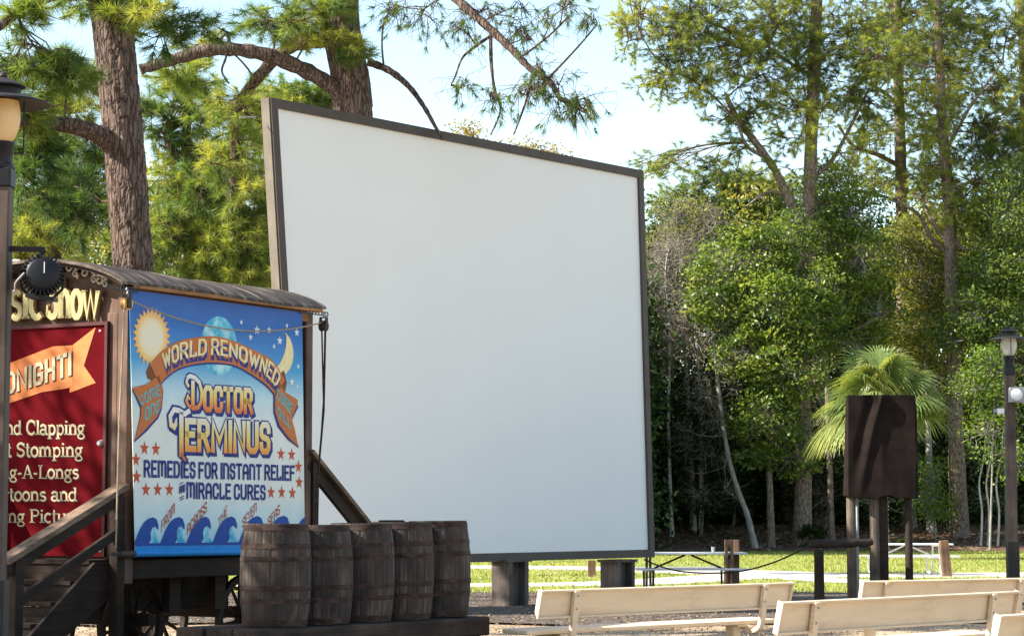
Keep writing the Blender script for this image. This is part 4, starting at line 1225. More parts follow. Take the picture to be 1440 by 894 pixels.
# chassis
for y in (0.08, WID - 0.08):
    mb = MB(); mb.box((LEN / 2, y, ZF - 0.115), (LEN + 0.1, 0.13, 0.19), bevel=0.01); mb.build('frame_beam', M['brown_dark'], wagon)
mb = MB(); mb.box((LEN / 2, YC, ZF - 0.02), (LEN, WID - 0.3, 0.05)); mb.build('floor_boards', M['brown_dark'], wagon)
for x in (0.62, 2.5):
    mb = MB(); mb.box((x, YC, 0.55), (0.12, WID - 0.3, 0.12)); mb.box((x, YC, 0.80), (0.16, 0.6, 0.40)); mb.box((x, 0.45, 0.78), (0.07, 0.08, 0.42)); mb.box((x, WID - 0.45, 0.78), (0.07, 0.08, 0.42))
    mb.build('axle', M['brown_dark'], wagon)
for x in (1.1, 1.85):
    mb = MB(); mb.box((x, 0.3, 0.80), (0.18, 0.1, 0.38)); mb.build('hanger', M['brown_dark'], wagon)
def wheel(x, y, r):
    mb = MB()
    mr = Matrix.Rotation(R(90), 4, 'X')
    mb.lathe([(r - 0.055, -0.03), (r - 0.055, 0.03), (r, 0.03), (r, -0.03), (r - 0.055, -0.03)], 40, (x, y, r), mr, cap=False)
    mb.lathe([(0.09, -0.07), (0.10, 0.0), (0.085, 0.07), (0.05, 0.10)], 18, (x, y, r), mr)
    for k in range(12):
        a = k * math.pi / 6 + 0.1
        d_ = Vector((math.cos(a), 0, math.sin(a)))
        mb.tube([Vector((x, y, r)) + d_ * 0.07, Vector((x, y, r)) + d_ * (r - 0.04)], [0.026, 0.017], 6)
    w = mb.build('wheel', M['brown_dark'], wagon)
    mb = MB(); mb.lathe([(r + 0.001, -0.032), (r + 0.012, -0.032), (r + 0.012, 0.032), (r + 0.001, 0.032), (r + 0.001, -0.032)], 40, (x, y, r), mr, cap=False); mb.build('tyre', M['iron'], w)
for x, y in ((0.62, 0.42), (2.5, 0.42), (0.62, WID - 0.42), (2.5, WID - 0.42)): wheel(x, y, 0.47)
mb = MB(); mb.box((1.58, 0.66, 0.80), (1.35, 0.05, 0.36)); mb.box((1.58, 1.40, 0.80), (1.35, 0.05, 0.36)); mb.box((1.58, 1.01, 0.63), (1.35, 0.72, 0.04)); mb.build('tool_box', M['brown_dark'], wagon)

# ---------------------------------------------------------------- lettering: strokes on a unit grid
def arc(cx, cy, rx, ry, a0, a1, n=7):
    return [(cx + rx * math.cos(R(a0 + (a1 - a0) * i / n)), cy + ry * math.sin(R(a0 + (a1 - a0) * i / n))) for i in range(n + 1)]
c_ = 0.18
UP = {  # width, strokes
    'A': (0.9, [[(0, 0), (0, .72), (.15, .93), (.45, 1), (.75, .93), (.9, .72), (.9, 0)], [(0, .42), (.9, .42)]]),
    'C': (0.85, [[(.85, .74), (.85, .85), (.68, 1), (.2, 1), (0, .84), (0, .16), (.2, 0), (.68, 0), (.85, .15), (.85, .28)]]),
    'D': (0.9, [[(0, 0), (0, 1), (.6, 1), (.9, .8), (.9, .2), (.6, 0), (0, 0)]]),
    'E': (0.75, [[(.75, 1), (0, 1), (0, 0), (.75, 0)], [(0, .52), (.6, .52)]]),
    'F': (0.75, [[(.75, 1), (0, 1), (0, 0)], [(0, .52), (.6, .52)]]),
    'G': (0.9, [[(.88, .76), (.86, .86), (.68, 1), (.2, 1), (0, .84), (0, .16), (.2, 0), (.7, 0), (.88, .12), (.88, .45), (.5, .45)]]),
    'H': (0.9, [[(0, 0), (0, 1)], [(.9, 0), (.9, 1)], [(0, .5), (.9, .5)]]),
    'I': (0.0, [[(0, 0), (0, 1)]]),
    'L': (0.7, [[(0, 1), (0, 0), (.7, 0), (.7, .14)]]),
    'M': (1.3, [[(0, 0), (0, 1), (.5, 1), (.65, .85), (.65, .1)], [(.65, .85), (.8, 1), (1.15, 1), (1.3, .85), (1.3, 0)]]),
    'm': (1.3, [[(0, 0), (0, 1), (.65, .3), (1.3, 1), (1.3, 0)]]),
    'N': (0.9, [[(0, 0), (0, 1), (.6, 1), (.9, .82), (.9, 0)]]),
    'n': (0.95, [[(0, 0), (0, 1), (.95, 0), (.95, 1)]]),
    'O': (0.9, [[(.22, 0), (0, .16), (0, .84), (.22, 1), (.68, 1), (.9, .84), (.9, .16), (.68, 0), (.22, 0)]]),
    'R': (0.9, [[(0, 0), (0, 1), (.6, 1), (.85, .86), (.85, .62), (.6, .48), (0, .48)], [(.5, .48), (.9, 0)]]),
    'S': (0.8, [[(.8, .78), (.78, .88), (.62, 1), (.18, 1), (0, .86), (0, .64), (.15, .54), (.65, .47), (.8, .36), (.8, .14), (.62, 0), (.18, 0), (.02, .12), (0, .24)]]),
    'T': (0.9, [[(0, 1), (.9, 1)], [(.45, 1), (.45, 0)]]),
    'U': (0.9, [[(0, 1), (0, .16), (.22, 0), (.68, 0), (.9, .16), (.9, 1)]]),
    'V': (0.9, [[(0, 1), (.45, 0), (.9, 1)]]),
    'W': (1.3, [[(0, 1), (.32, 0), (.65, .9), (.98, 0), (1.3, 1)]]),
    '!': (0.0, [[(0, 1), (0, .3)], [(0, .12), (0, 0)]]),
    ' ': (0.4, []),
}
T_, H_ = 1.0, 0.35   # stroke weights: stem, hairline
def ser(x, y, w=0.17): return ([(x - w, y), (x + w, y)], H_ * 1.1)
X_ = 0.70
LOW = {
    'a': (0.62, [(arc(.27, .50, .20, .18, 170, 20, 5) + [(.46, .5), (.46, .12), (.56, .03), (.64, .05)], T_), (arc(.26, .19, .22, .17, 60, 330, 9), T_ * .8)]),
    'c': (0.58, [(arc(.33, .35, .27, .33, 50, 310, 10), T_)]),
    'd': (0.66, [(arc(.28, .34, .24, .32, 0, 360, 12), T_ * .8), ([(.50, .03), (.50, 1)], T_), ([(.36, .97), (.5, .97)], H_), ser(.56, .03, .1)]),
    'e': (0.58, [(arc(.32, .35, .26, .33, 5, 310, 11), T_), ([(.08, .38), (.58, .38)], H_)]),
    'f': (0.42, [([(.18, 0), (.18, .8)] + arc(.34, .82, .16, .16, 180, 40, 4), T_), ser(.18, .03, .18), ([(.02, .66), (.38, .66)], H_)]),
    'g': (0.62, [(arc(.27, .42, .19, .22, 0, 360, 12), T_ * .8), (arc(.30, -.12, .25, .15, 120, 400, 10) + [(.42, .08), (.15, .10), (.14, .2)], T_ * .6), ([(.42, .6), (.58, .66)], T_ * .8)]),
    'h': (0.72, [([(.15, 0), (.15, 1)], T_), (arc(.36, .42, .21, .25, 170, 0, 6) + [(.57, 0)], T_), ser(.15, .03), ser(.58, .03), ([(.02, .97), (.15, .97)], H_)]),
    'i': (0.34, [([(.17, 0), (.17, .68)], T_), ser(.17, .03), ([(.03, .66), (.17, .66)], H_), ([(.17, .84), (.17, .97)], T_ * 1.1)]),
    'k': (0.70, [([(.15, 0), (.15, 1)], T_), ([(.55, .66), (.2, .3)], H_ * 1.4), ([(.28, .38), (.58, 0)], T_), ser(.15, .03), ser(.58, .03, .12)]),
    'l': (0.34, [([(.17, 0), (.17, 1)], T_), ser(.17, .03), ([(.03, .97), (.17, .97)], H_)]),
    'm': (1.04, [([(.15, 0), (.15, .68)], T_), (arc(.33, .42, .18, .25, 170, 0, 6) + [(.51, 0)], T_), (arc(.69, .42, .18, .25, 170, 0, 6) + [(.87, 0)], T_), ser(.15, .03, .14), ser(.51, .03, .12), ser(.88, .03, .14), ([(.02, .66), (.15, .66)], H_)]),
    'n': (0.72, [([(.15, 0), (.15, .68)], T_), (arc(.36, .42, .21, .25, 170, 0, 6) + [(.57, 0)], T_), ser(.15, .03), ser(.58, .03), ([(.02, .66), (.15, .66)], H_)]),
    'o': (0.62, [(arc(.31, .35, .25, .33, 0, 360, 14), T_)]),
    'p': (0.68, [([(.17, -.28), (.17, .68)], T_), (arc(.38, .34, .22, .32, 180, -180, 12), T_ * .8), ser(.17, -.26), ([(.04, .66), (.17, .66)], H_)]),
    'r': (0.50, [([(.15, 0), (.15, .68)], T_), (arc(.36, .45, .20, .2, 175, 50, 5), T_ * .8), ser(.16, .03, .18), ([(.02, .66), (.15, .66)], H_)]),
    's': (0.54, [(arc(.28, .51, .19, .155, 30, 250, 7) + arc(.27, .18, .20, .165, 80, -150, 7), T_ * .9)]),
    't': (0.42, [([(.19, .95), (.19, .15)] + arc(.31, .14, .12, .12, 180, 320, 4), T_), ([(.03, .66), (.38, .66)], H_)]),
    'u': (0.72, [([(.15, .68), (.15, .25)] + arc(.36, .25, .21, .22, 180, 360, 6) + [(.57, .68)], T_), ([(.57, .3), (.57, 0)], T_), ([(.02, .66), (.15, .66)], H_), ([(.44, .66), (.57, .66)], H_), ([(.57, .03), (.68, .03)], H_)]),
    'v': (0.66, [([(.1, .68), (.33, .02), (.56, .68)], T_ * .8), ser(.1, .66, .12), ser(.56, .66, .12)]),
    'w': (0.96, [([(.08, .70), (.28, .02), (.48, .66), (.68, .02), (.88, .70)], T_ * .85), ser(.08, .68, .12), ser(.88, .68, .12)]),
    'y': (0.66, [([(.1, .68), (.34, .05)], T_), ([(.56, .68), (.3, -.2), (.1, -.24)], T_ * .6)]),
    'A': (0.84, [([(.1, 0), (.41, 1)], H_ * 1.6), ([(.41, 1), (.74, 0)], T_), ([(.2, .32), (.62, .32)], H_), ser(.1, .03, .14), ser(.74, .03, .14)]),
    'C': (0.80, [(arc(.43, .5, .35, .48, 40, 320, 12), T_), ([(.72, .62), (.72, .95)], H_)]),
    'F': (0.70, [([(.18, 0), (.18, 1)], T_), ([(.05, .97), (.64, .97), (.64, .75)], H_), ([(.18, .5), (.45, .5)], H_), ser(.2, .03, .18)]),
    'H': (0.92, [([(.18, 0), (.18, 1)], T_), ([(.72, 0), (.72, 1)], T_), ([(.18, .5), (.72, .5)], H_), ser(.18, .03), ser(.72, .03), ser(.18, .97), ser(.72, .97)]),
    'L': (0.72, [([(.18, 0), (.18, 1)], T_), ([(.05, .03), (.66, .03), (.66, .3)], H_), ser(.18, .97)]),
    'M': (1.06, [([(.16, 0), (.16, 1), (.52, .12), (.88, 1)], H_ * 1.6), ([(.18, 1), (.52, .15)], T_), ([(.88, 1), (.88, 0)], T_), ser(.16, .03, .14), ser(.88, .03, .16), ser(.88, .97, .14)]),
    'P': (0.78, [([(.18, 0), (.18, 1)], T_), ([(.05, .97), (.45, .97)] + arc(.45, .74, .24, .23, 90, -90, 7) + [(.18, .51)], T_ * .75), ser(.2, .03, .18)]),
    'S': (0.70, [(arc(.36, .75, .25, .22, 20, 250, 8) + arc(.35, .27, .26, .24, 80, -155, 8), T_), ([(.62, .68), (.62, .96)], H_), ([(.08, .05), (.08, .32)], H_)]),
    'V': (0.84, [([(.1, 1), (.42, 0)], T_), ([(.42, 0), (.74, 1)], H_ * 1.6)]),
    '-': (0.42, [([(.06, .36), (.34, .36)], T_ * .8)]),
    ' ': (0.36, []),
}
def ribbon2d(pts, w):
    """offset outline strip of a polyline in 2D -> (left, right) with mitres"""
    n = len(pts)
    closed = abs(pts[0][0] - pts[-1][0]) < 1e-6 and abs(pts[0][1] - pts[-1][1]) < 1e-6
    Lh, Rh = [], []
    for i in range(n):
        p = Vector(pts[i])
        if closed:
            a = Vector(pts[i - 1] if i > 0 else pts[-2]); c = Vector(pts[i + 1] if i < n - 1 else pts[1])
        else:
            a = Vector(pts[max(0, i - 1)]); c = Vector(pts[min(n - 1, i + 1)])
        d1 = (p - a).normalized() if (p - a).length > 1e-9 else (c - p).normalized()
        d2 = (c - p).normalized() if (c - p).length > 1e-9 else d1
        n1 = Vector((-d1.y, d1.x)); n2 = Vector((-d2.y, d2.x))
        mt = (n1 + n2)
        if mt.length < 0.2: mt = n1
        mt.normalize()
        k = min(1.5, 1 / max(0.4, mt.dot(n1)))
        ext = Vector((0, 0))
        Lh.append(p + mt * (w / 2 * k)); Rh.append(p - mt * (w / 2 * k))
    return Lh, Rh
def text_mesh(mb, s, font, stem, box, fmap, depth=None, fill=0.22, grow=0.0, aspect=None, sub=1):
    """lay string s into the unit box; fmap(u, v) -> 3D. aspect = width / height of the box in metres"""
    low = font is LOW
    adv, x = [], 0.0
    gap = 0.0 if low else fill + stem * 2.0
    for ch in s:
        w, st = font[ch]
        adv.append(x)
        x += (w + gap) if ch != ' ' else (w if low else 0.45)
    total = x - gap
    A = aspect
    for ch, x0 in zip(s, adv):
        w, st = font[ch]
        for e in st:
            pts, k = (e if low else (e, 1.0))
            q = [((x0 + p[0]) / total * A, p[1]) for p in pts]
            if not low:   # keep strokes inside the cap height
                q = [(a_, stem / 2 + b__ * (1 - stem)) for a_, b__ in q]
            # butt ends reach out by half a stem on open ends for block letters
            wd = stem * k + grow
            if not low and (q[0] != q[-1]):
                for (i0, i1) in ((0, 1), (-1, -2)):
                    d_ = Vector(q[i0]) - Vector(q[i1]); d_.normalize()
                    q[i0] = tuple(Vector(q[i0]) + d_ * (stem / 2 + grow / 2))
            elif grow and low:
                for (i0, i1) in ((0, 1), (-1, -2)):
                    d_ = Vector(q[i0]) - Vector(q[i1])
                    if d_.length > 1e-6: q[i0] = tuple(Vector(q[i0]) + d_.normalized() * grow / 2)
            if sub > 1:
                qq = []
                for i in range(len(q) - 1):
                    for j in range(sub): qq.append(tuple(Vector(q[i]).lerp(Vector(q[i + 1]), j / sub)))
                qq.append(q[-1]); q = qq
            Lh, Rh = ribbon2d(q, wd)
            n = len(q)
            ff = [fmap(p.x / A, p.y) for p in Lh] + [fmap(p.x / A, p.y) for p in Rh]
            if depth is None:
                mb.add(ff, [(i, i + 1, n + i + 1, n + i) for i in range(n - 1)])
            else:
                bb = [p + depth for p in ff]
                fs = [(i, i + 1, n + i + 1, n + i) for i in range(n - 1)] + [(2 * n + i, 3 * n + i, 3 * n + i + 1, 2 * n + i + 1) for i in range(n - 1)]
                fs += [(i, 2 * n + i, 2 * n + i + 1, i + 1) for i in range(n - 1)] + [(n + i, n + i + 1, 3 * n + i + 1, 3 * n + i) for i in range(n - 1)]
                fs += [(0, n, 3 * n, 2 * n), (n - 1, 2 * n - 1 + 2 * n - n + 0, 4 * n - 1, 2 * n - 1)] if False else [(0, n, 3 * n, 2 * n), (n - 1, 3 * n - 1, 4 * n - 1, 2 * n - 1)]
                mb.add(ff + bb, fs)
def quadmap(conv, tl, tr, br, bl):
    """bilinear map of the unit box onto four photograph points, taken onto the wall plane by conv"""
    a, b_, c, d_ = [conv(*q) for q in (tl, tr, br, bl)]
    def f(u, v):
        top = a.lerp(b_, u); bot = d_.lerp(c, u)
        return bot.lerp(top, v)
    f.aspect = ((b_ - a).length + (c - d_).length) / ((d_ - a).length + (c - b_).length)
    return f

# ---------------------------------------------------------------- painted poster banner on the wagon's side
BY = 0.10
def banner_pt(layer):
    def f(px, py):
        x, z = WL(px, py, BY)
        return Vector((x, -BY - 0.002 * layer, z))
    return f
x_, z_ = WL(186, 600, BY)
borigin = WC + bx * x_ - fy * BY
banner = thing('poster_banner', 'painted blue poster banner with sun, moon and waves on the wagon side', 'banner', borigin, WA)
shift = Vector((-x_, BY, 0))     # wagon-local -> banner-local
class BB(MB):
    def done(s, name, mat, lab=None):
        s.v = [v + shift for v in s.v]
        return s.build(name, mat, banner, fix=False, label=lab)
m, t, b = newmat('banner_sky')
g_ = t.nodes.new('ShaderNodeTexCoord'); sp = t.nodes.new('ShaderNodeSeparateXYZ'); t.links.new(g_.outputs['Generated'], sp.inputs[0])
r = ramp(t, [(0.0, (0.30, 0.56, 0.66)), (0.10, (0.50, 0.66, 0.68)), (0.22, (0.66, 0.68, 0.63)), (0.50, (0.68, 0.69, 0.63)), (0.62, (0.45, 0.62, 0.66)), (0.74, (0.05, 0.30, 0.56)), (0.86, (0.02, 0.15, 0.45)), (1.0, (0.01, 0.07, 0.30))])
t.links.new(sp.outputs['Z'], r.inputs[0])
n = N(t, 'ShaderNodeTexNoise', Scale=3, Detail=3); t.links.new(coords(t), n.inputs['Vector'])
r2 = ramp(t, [(0.3, (0.92, 0.92, 0.92)), (0.7, (1.04, 1.04, 1.04))]); t.links.new(n.outputs[0], r2.inputs[0])
t.links.new(mixc(t, 1.0, r.outputs[0], r2.outputs[0], 'MULTIPLY'), b.inputs['Base Color']); b.inputs['Roughness'].default_value = 0.65
bump(t, b, n.outputs[0], 0.2, 0.02)
M['banner_sky'] = m
f0 = banner_pt(0)
cs = [f0(182, 407), f0(425, 439), f0(429, 772), f0(190, 776)]
mb = BB(); mb.prism(cs, (0, 0.006, 0))
mb.v = [v + shift for v in mb.v]; mb.build('canvas', M['banner_sky'], banner)
def circ(c, r, n=40): return [Vector((c.x + r * math.cos(2 * math.pi * i / n), c.y, c.z + r * math.sin(2 * math.pi * i / n))) for i in range(n)]
def flat(poly, name, mat, lab=None):
    mb = BB(); mb.add(poly, [tuple(range(len(poly)))]); return mb.done(name, mat, lab)
def star_poly(c, ro, ri, k, rot=math.pi / 2):
    return [Vector((c.x + (ro if i % 2 == 0 else ri) * math.cos(rot + math.pi * i / k), c.y, c.z + (ro if i % 2 == 0 else ri) * math.sin(rot + math.pi * i / k))) for i in range(2 * k)]
def halo(name, r_in, c_in, c_out):
    """printed glow: a soft round patch fading into the sky colour of the print"""
    pass
L1, L2, L3, L4, L5 = (banner_pt(k) for k in range(1, 6))
# sun
m, t, b = newmat('print_sun')
g_ = t.nodes.new('ShaderNodeTexCoord'); gr = t.nodes.new('ShaderNodeVectorMath'); gr.operation = 'DISTANCE'
t.links.new(g_.outputs['Generated'], gr.inputs[0]); gr.inputs[1].default_value = (0.5, 0.5, 0.5)
mp = t.nodes.new('ShaderNodeMapping'); mp.inputs['Scale'].default_value = (1, 0, 1); mp.inputs['Location'].default_value = (0, 0.5, 0)
t.links.new(g_.outputs['Generated'], mp.inputs[0]); t.links.new(mp.outputs[0], gr.inputs[0])
r = ramp(t, [(0.0, (0.72, 0.68, 0.55)), (0.27, (0.74, 0.66, 0.45)), (0.36, (0.78, 0.50, 0.18)), (0.48, (0.70, 0.33, 0.08))]); t.links.new(gr.outputs['Value'], r.inputs[0])
t.links.new(r.outputs[0], b.inputs['Base Color']); b.inputs['Roughness'].default_value = 0.7
M['print_sun'] = m
c = L2(213, 474)
flat(star_poly(c, 0.295, 0.235, 26), 'painted_sun', M['print_sun'])
# globe
m, t, b = newmat('print_globe')
n = N(t, 'ShaderNodeTexNoise', Scale=6, Detail=5); t.links.new(coords(t), n.inputs['Vector'])
r = ramp(t, [(0.40, (0.03, 0.33, 0.52)), (0.5, (0.14, 0.50, 0.62)), (0.62, (0.42, 0.66, 0.70))]); t.links.new(n.outputs[0], r.inputs[0])
t.links.new(r.outputs[0], b.inputs['Base Color']); b.inputs['Roughness'].default_value = 0.7
M['print_globe'] = m
c = L1(308, 489)
flat(circ(L1(308, 486), 0.30), 'painted_globe', M['print_globe'])
# moon: crescent
c1 = L2(394, 496); Rm = 0.235
c2 = c1 + Vector((-0.10, 0, 0.075)); 
out = [c1 + Vector((Rm * math.cos(a), 0, Rm * math.sin(a))) for a in np.linspace(R(-135), R(72), 28)]
inn = [c2 + Vector((0.205 * math.cos(a), 0, 0.205 * math.sin(a))) for a in np.linspace(R(48), R(-122), 28)]
# clean crescent between two arcs that share their ends
pA, pB = out[-1], out[0]
mid = (pA + pB) / 2; ax = (pA - pB).normalized(); nrm_ = Vector((ax.z, 0, -ax.x))
if nrm_.x < 0: nrm_ = -nrm_
hL = (pA - pB).length / 2
inn = [mid + ax * (hL * math.cos(a)) + nrm_ * (0.115 * math.sin(a)) for a in np.linspace(0, math.pi, 24)][1:-1]
mb = BB()
k = 22
inn2 = list(reversed(inn))
oo = [out[int(round(i * (len(out) - 1) / (k - 1)))] for i in range(k)]
ii = [pB] + [inn2[int(round(i * (len(inn2) - 1) / (k - 3)))] for i in range(k - 2)] + [pA]
mb.add(oo + ii, [(i, i + 1, k + i + 1, k + i) for i in range(k - 1)])
mb.done('painted_moon', M['print_cream'])
for (px, py, s_) in ((339, 453, .03), (361, 464, .055), (378, 464, .042), (352, 474, .04), (403, 458, .032), (417, 467.5, .05), (393, 479, .052), (385, 487, .032), (419, 515, .034), (410, 537, .052), (418, 543, .026)):
    flat(star_poly(L2(px, py), s_, s_ * 0.42, 5), 'painted_white_star', M['print_white'])
for (px, py) in ((203, 630), (219, 631), (191, 646), (192, 670), (205, 688), (221.5, 688), (238, 688), (395, 638), (410, 639), (419.5, 656), (420.5, 678), (381, 692), (396, 692), (411, 693)):
    flat(star_poly(L1(px, py), 0.075, 0.031, 5), 'painted_red_star', M['print_red'])
# arched ribbon
top_c = [(210, 512), (226, 494), (248, 480.5), (277, 474), (304, 473), (331, 480.5), (360, 494), (382.5, 507), (400, 534)]
bot_c = [(224, 541), (232, 531), (250, 518), (276, 511), (304, 509.6), (331, 514), (356, 528), (374, 541), (387, 556)]
def curve_at(cv, u):
    x = u * (len(cv) - 1); i = min(int(x), len(cv) - 2); f = x - i
    p0_, p1_, p2_, p3_ = cv[max(0, i - 1)], cv[i], cv[i + 1], cv[min(len(cv) - 1, i + 2)]
    return tuple(0.5 * ((2 * p1_[k]) + (p2_[k] - p0_[k]) * f + (2 * p0_[k] - 5 * p1_[k] + 4 * p2_[k] - p3_[k]) * f * f + (3 * p1_[k] - p0_[k] - 3 * p2_[k] + p3_[k]) * f ** 3) for k in (0, 1))
def strip(L, tc, bc, name, mat, v0=0.0, v1=1.0, u0=0.0, u1=1.0, dy=0.0):
    K = 40; mb = BB(); A_, B_ = [], []
    for i in range(K + 1):
        u = u0 + (u1 - u0) * i / K
        a = curve_at(tc, u); c = curve_at(bc, u)
        A_.append(L(c[0] + (a[0] - c[0]) * v1, c[1] + (a[1] - c[1]) * v1 + dy)); B_.append(L(c[0] + (a[0] - c[0]) * v0, c[1] + (a[1] - c[1]) * v0 + dy))
    mb.add(A_ + B_, [(i, i + 1, K + 2 + i, K + 1 + i) for i in range(K)])
    return mb.done(name, mat)
# folds and tails first
def pxpoly(L, pts, name, mat): return flat([L(*q) for q in pts], name, mat)
pxpoly(L2, [(210, 512), (222, 500), (232, 528), (226, 540), (207, 532), (205, 522)], 'ribbon_fold', M['print_orange_dark'])
pxpoly(L2, [(388, 530), (399, 520), (403, 538), (400, 554), (396, 553)], 'ribbon_fold', M['print_orange_dark'])
pxpoly(L3, [(185, 547), (205, 542), (224, 529), (229, 550), (227, 575), (222, 588), (206, 606), (188, 622), (196, 588), (197, 574)], 'ribbon_shadow', M['print_navy'])
pxpoly(L4, [(185, 545), (205, 540), (223, 527), (228, 550), (226, 572), (220, 586), (204, 603), (188.5, 619), (196.5, 588), (198, 571)], 'ribbon_tail', M['print_orange'])
pxpoly(L3, [(387, 530), (398, 552), (417, 563), (419, 572), (409, 592), (414, 610), (420, 630), (404, 618), (390, 600), (384, 580), (384, 552)], 'ribbon_shadow', M['print_navy'])
pxpoly(L4, [(388, 530), (399, 550), (418, 562), (418, 568), (409.5, 588), (414, 605), (418.5, 627), (404, 614), (392, 597), (386, 578), (386, 552)], 'ribbon_tail', M['print_orange'])
strip(L3, top_c, bot_c, 'ribbon_shadow', M['print_navy'], -0.07, 0.5)
strip(L4, top_c, bot_c, 'ribbon_arch', M['print_orange'])
def arcmap(L, v0, v1, u0, u1, dx=0, dy=0):
    def f(u, v):
        uu = u0 + (u1 - u0) * u; vv = v0 + (v1 - v0) * v
        a = curve_at(top_c, uu); c = curve_at(bot_c, uu)
        return L(c[0] + (a[0] - c[0]) * vv + dx, c[1] + (a[1] - c[1]) * vv + dy)
    return f
mb = BB(); text_mesh(mb, 'WORLD RENOWNED'.replace('N', 'n'), UP, 0.17, None, arcmap(L5, 0.12, 0.78, 0.13, 0.95, 1.0, 1.5), aspect=7.2, sub=3); mb.done('ribbon_lettering', M['print_navy'])
mb = BB(); text_mesh(mb, 'WORLD RENOWNED'.replace('N', 'n'), UP, 0.13, None, arcmap(banner_pt(6), 0.28, 0.92, 0.13, 0.95), aspect=7.2, sub=3); mb.done('ribbon_lettering', M['print_cream'])
for s_, tl, tr, br, bl in (('COME', (194, 557), (222, 540), (224, 556), (198, 570)), ('ONE', (203, 573), (224, 561), (222, 578), (204, 592))):
    f = quadmap(L5, tl, tr, br, bl); mb = BB(); text_mesh(mb, s_, UP, 0.15, None, f, aspect=f.aspect); mb.done('tail_lettering', M['print_teal'])
for s_, tl, tr, br, bl in (('COME', (389, 545), (411, 568), (407, 582), (389, 562)), ('ALL', (389, 570), (407, 588), (408, 603), (393, 590))):
    f = quadmap(L5, tl, tr, br, bl); mb = BB(); text_mesh(mb, s_, UP, 0.15, None, f, aspect=f.aspect); mb.done('tail_lettering', M['print_teal'])
# big title
m, t, b = newmat('print_title')
g_ = t.nodes.new('ShaderNodeTexCoord'); sp = t.nodes.new('ShaderNodeSeparateXYZ'); t.links.new(g_.outputs['Generated'], sp.inputs[0])
r = ramp(t, [(0.0, (0.55, 0.10, 0.03)), (0.22, (0.72, 0.26, 0.05)), (0.45, (0.78, 0.52, 0.12)), (0.62, (0.76, 0.60, 0.26)), (0.85, (0.72, 0.68, 0.60)), (1.0, (0.72, 0.70, 0.66))])
t.links.new(sp.outputs['Z'], r.inputs[0]); t.links.new(r.outputs[0], b.inputs['Base Color']); b.inputs['Roughness'].default_value = 0.7
M['print_title'] = m
def title(parts, name, stem):
    for (L, mat, grow, dx, dy) in ((L2, 'print_navy', 0.10, 2.2, 3.0), (L3, 'print_navy', 0.085, 0.0, 0.0), (L4, 'print_title', 0.0, 0.0, 0.0)):
        mb = BB()
        for kind, s_, quad, st in parts:
            q = [(a + dx, c_y + dy) for a, c_y in quad]
            f = quadmap(L, *q)
            if kind == 'text': text_mesh(mb, s_, UP, st, None, f, aspect=f.aspect, grow=grow * st / 0.2, fill=0.10)
            else:
                Lh, Rh = ribbon2d([(a * f.aspect, c_y) for a, c_y in s_], st + grow)
                n = len(Lh)
                mb.add([f(p.x / f.aspect, p.y) for p in Lh + Rh], [(i, i + 1, n + i + 1, n + i) for i in range(n - 1)])
        mb.done(name + ('' if mat == 'print_title' else '_shadow'), M[mat])
Dq = [(262, 527), (284, 529.5), (284, 578), (262, 576)]
title([('line', [(.38, .10), (.38, .86)], Dq, 0.16), ('line', [(.02, .92), (.2, .98), (.5, .95), (.8, .82), (.96, .55), (.9, .25), (.7, .09), (.36, .06), (.3, .1)], Dq, 0.13),
       ('line', [(.02, .92), (-.02, .78), (.12, .66)], Dq, 0.10), ('line', [(.3, .1), (.1, .12), (-.04, .26), (.06, .40), (.18, .30)], Dq, 0.09),
       ('text', 'OCTOR', [(287, 541), (353, 545), (353, 583), (287, 579.5)], 0.20)], 'title_lettering', 0.2)
Tq = [(238, 570), (264, 572), (264, 646), (238, 645)]
title([('line', [(.62, .90), (.62, .05)], Tq, 0.13), ('line', [(1.1, .94), (.8, .86), (.5, .92), (.22, .93), (.02, .80), (.06, .64), (.24, .60), (.34, .68)], Tq, 0.10),
       ('line', [(.62, .12), (.72, .04), (.86, -.02)], Tq, 0.06),
       ('text', 'ERMINUS'.replace('N', 'n').replace('M', 'm'), [(262, 587), (377, 593), (377, 639), (262, 635)], 0.19)], 'title_lettering', 0.2)
for s_, q, st, mat in (('REMEDIES FOR INSTANT RELIEF', [(203, 646), (413, 654), (413, 676), (203, 671)], 0.17, 'print_navy'),
                       ('MIRACLE CURES', [(263, 677), (372, 681.5), (372, 703), (263, 701)], 0.17, 'print_navy'),
                       ('AND', [(252, 683), (259.5, 680), (259.5, 691), (252, 694)], 0.16, 'print_navy'),
                       ('FROM', [(227, 732), (245, 706), (245, 721), (227, 748)], 0.12, 'print_red'), ('ACROSS', [(263, 737), (290, 704), (290, 719), (263, 752)], 0.12, 'print_red'),
                       ('THE', [(307, 729), (319, 709), (319, 723), (307, 742)], 0.12, 'print_red'), ('SEVEN', [(341, 728), (360, 705), (360, 719), (341, 742)], 0.12, 'print_red'),
                       ('SEAS', [(377, 727), (393, 708), (393, 722), (377, 741)], 0.12, 'print_red')):
    f = quadmap(L3, *q); mb = BB(); text_mesh(mb, s_, UP, st, None, f, aspect=f.aspect, fill=0.16); mb.done('lettering', M[mat])
for (a, c) in (((252, 679.5), (257, 677)), ((252, 699), (258, 696)), ((253, 702), (258, 699.5))):
    mb = BB(); mb.add([L3(a[0], a[1]), L3(c[0], c[1]), L3(c[0], c[1] + 1.6), L3(a[0], a[1] + 1.6)], [(0, 1, 2, 3)]); mb.done('lettering_dash', M['print_navy'])
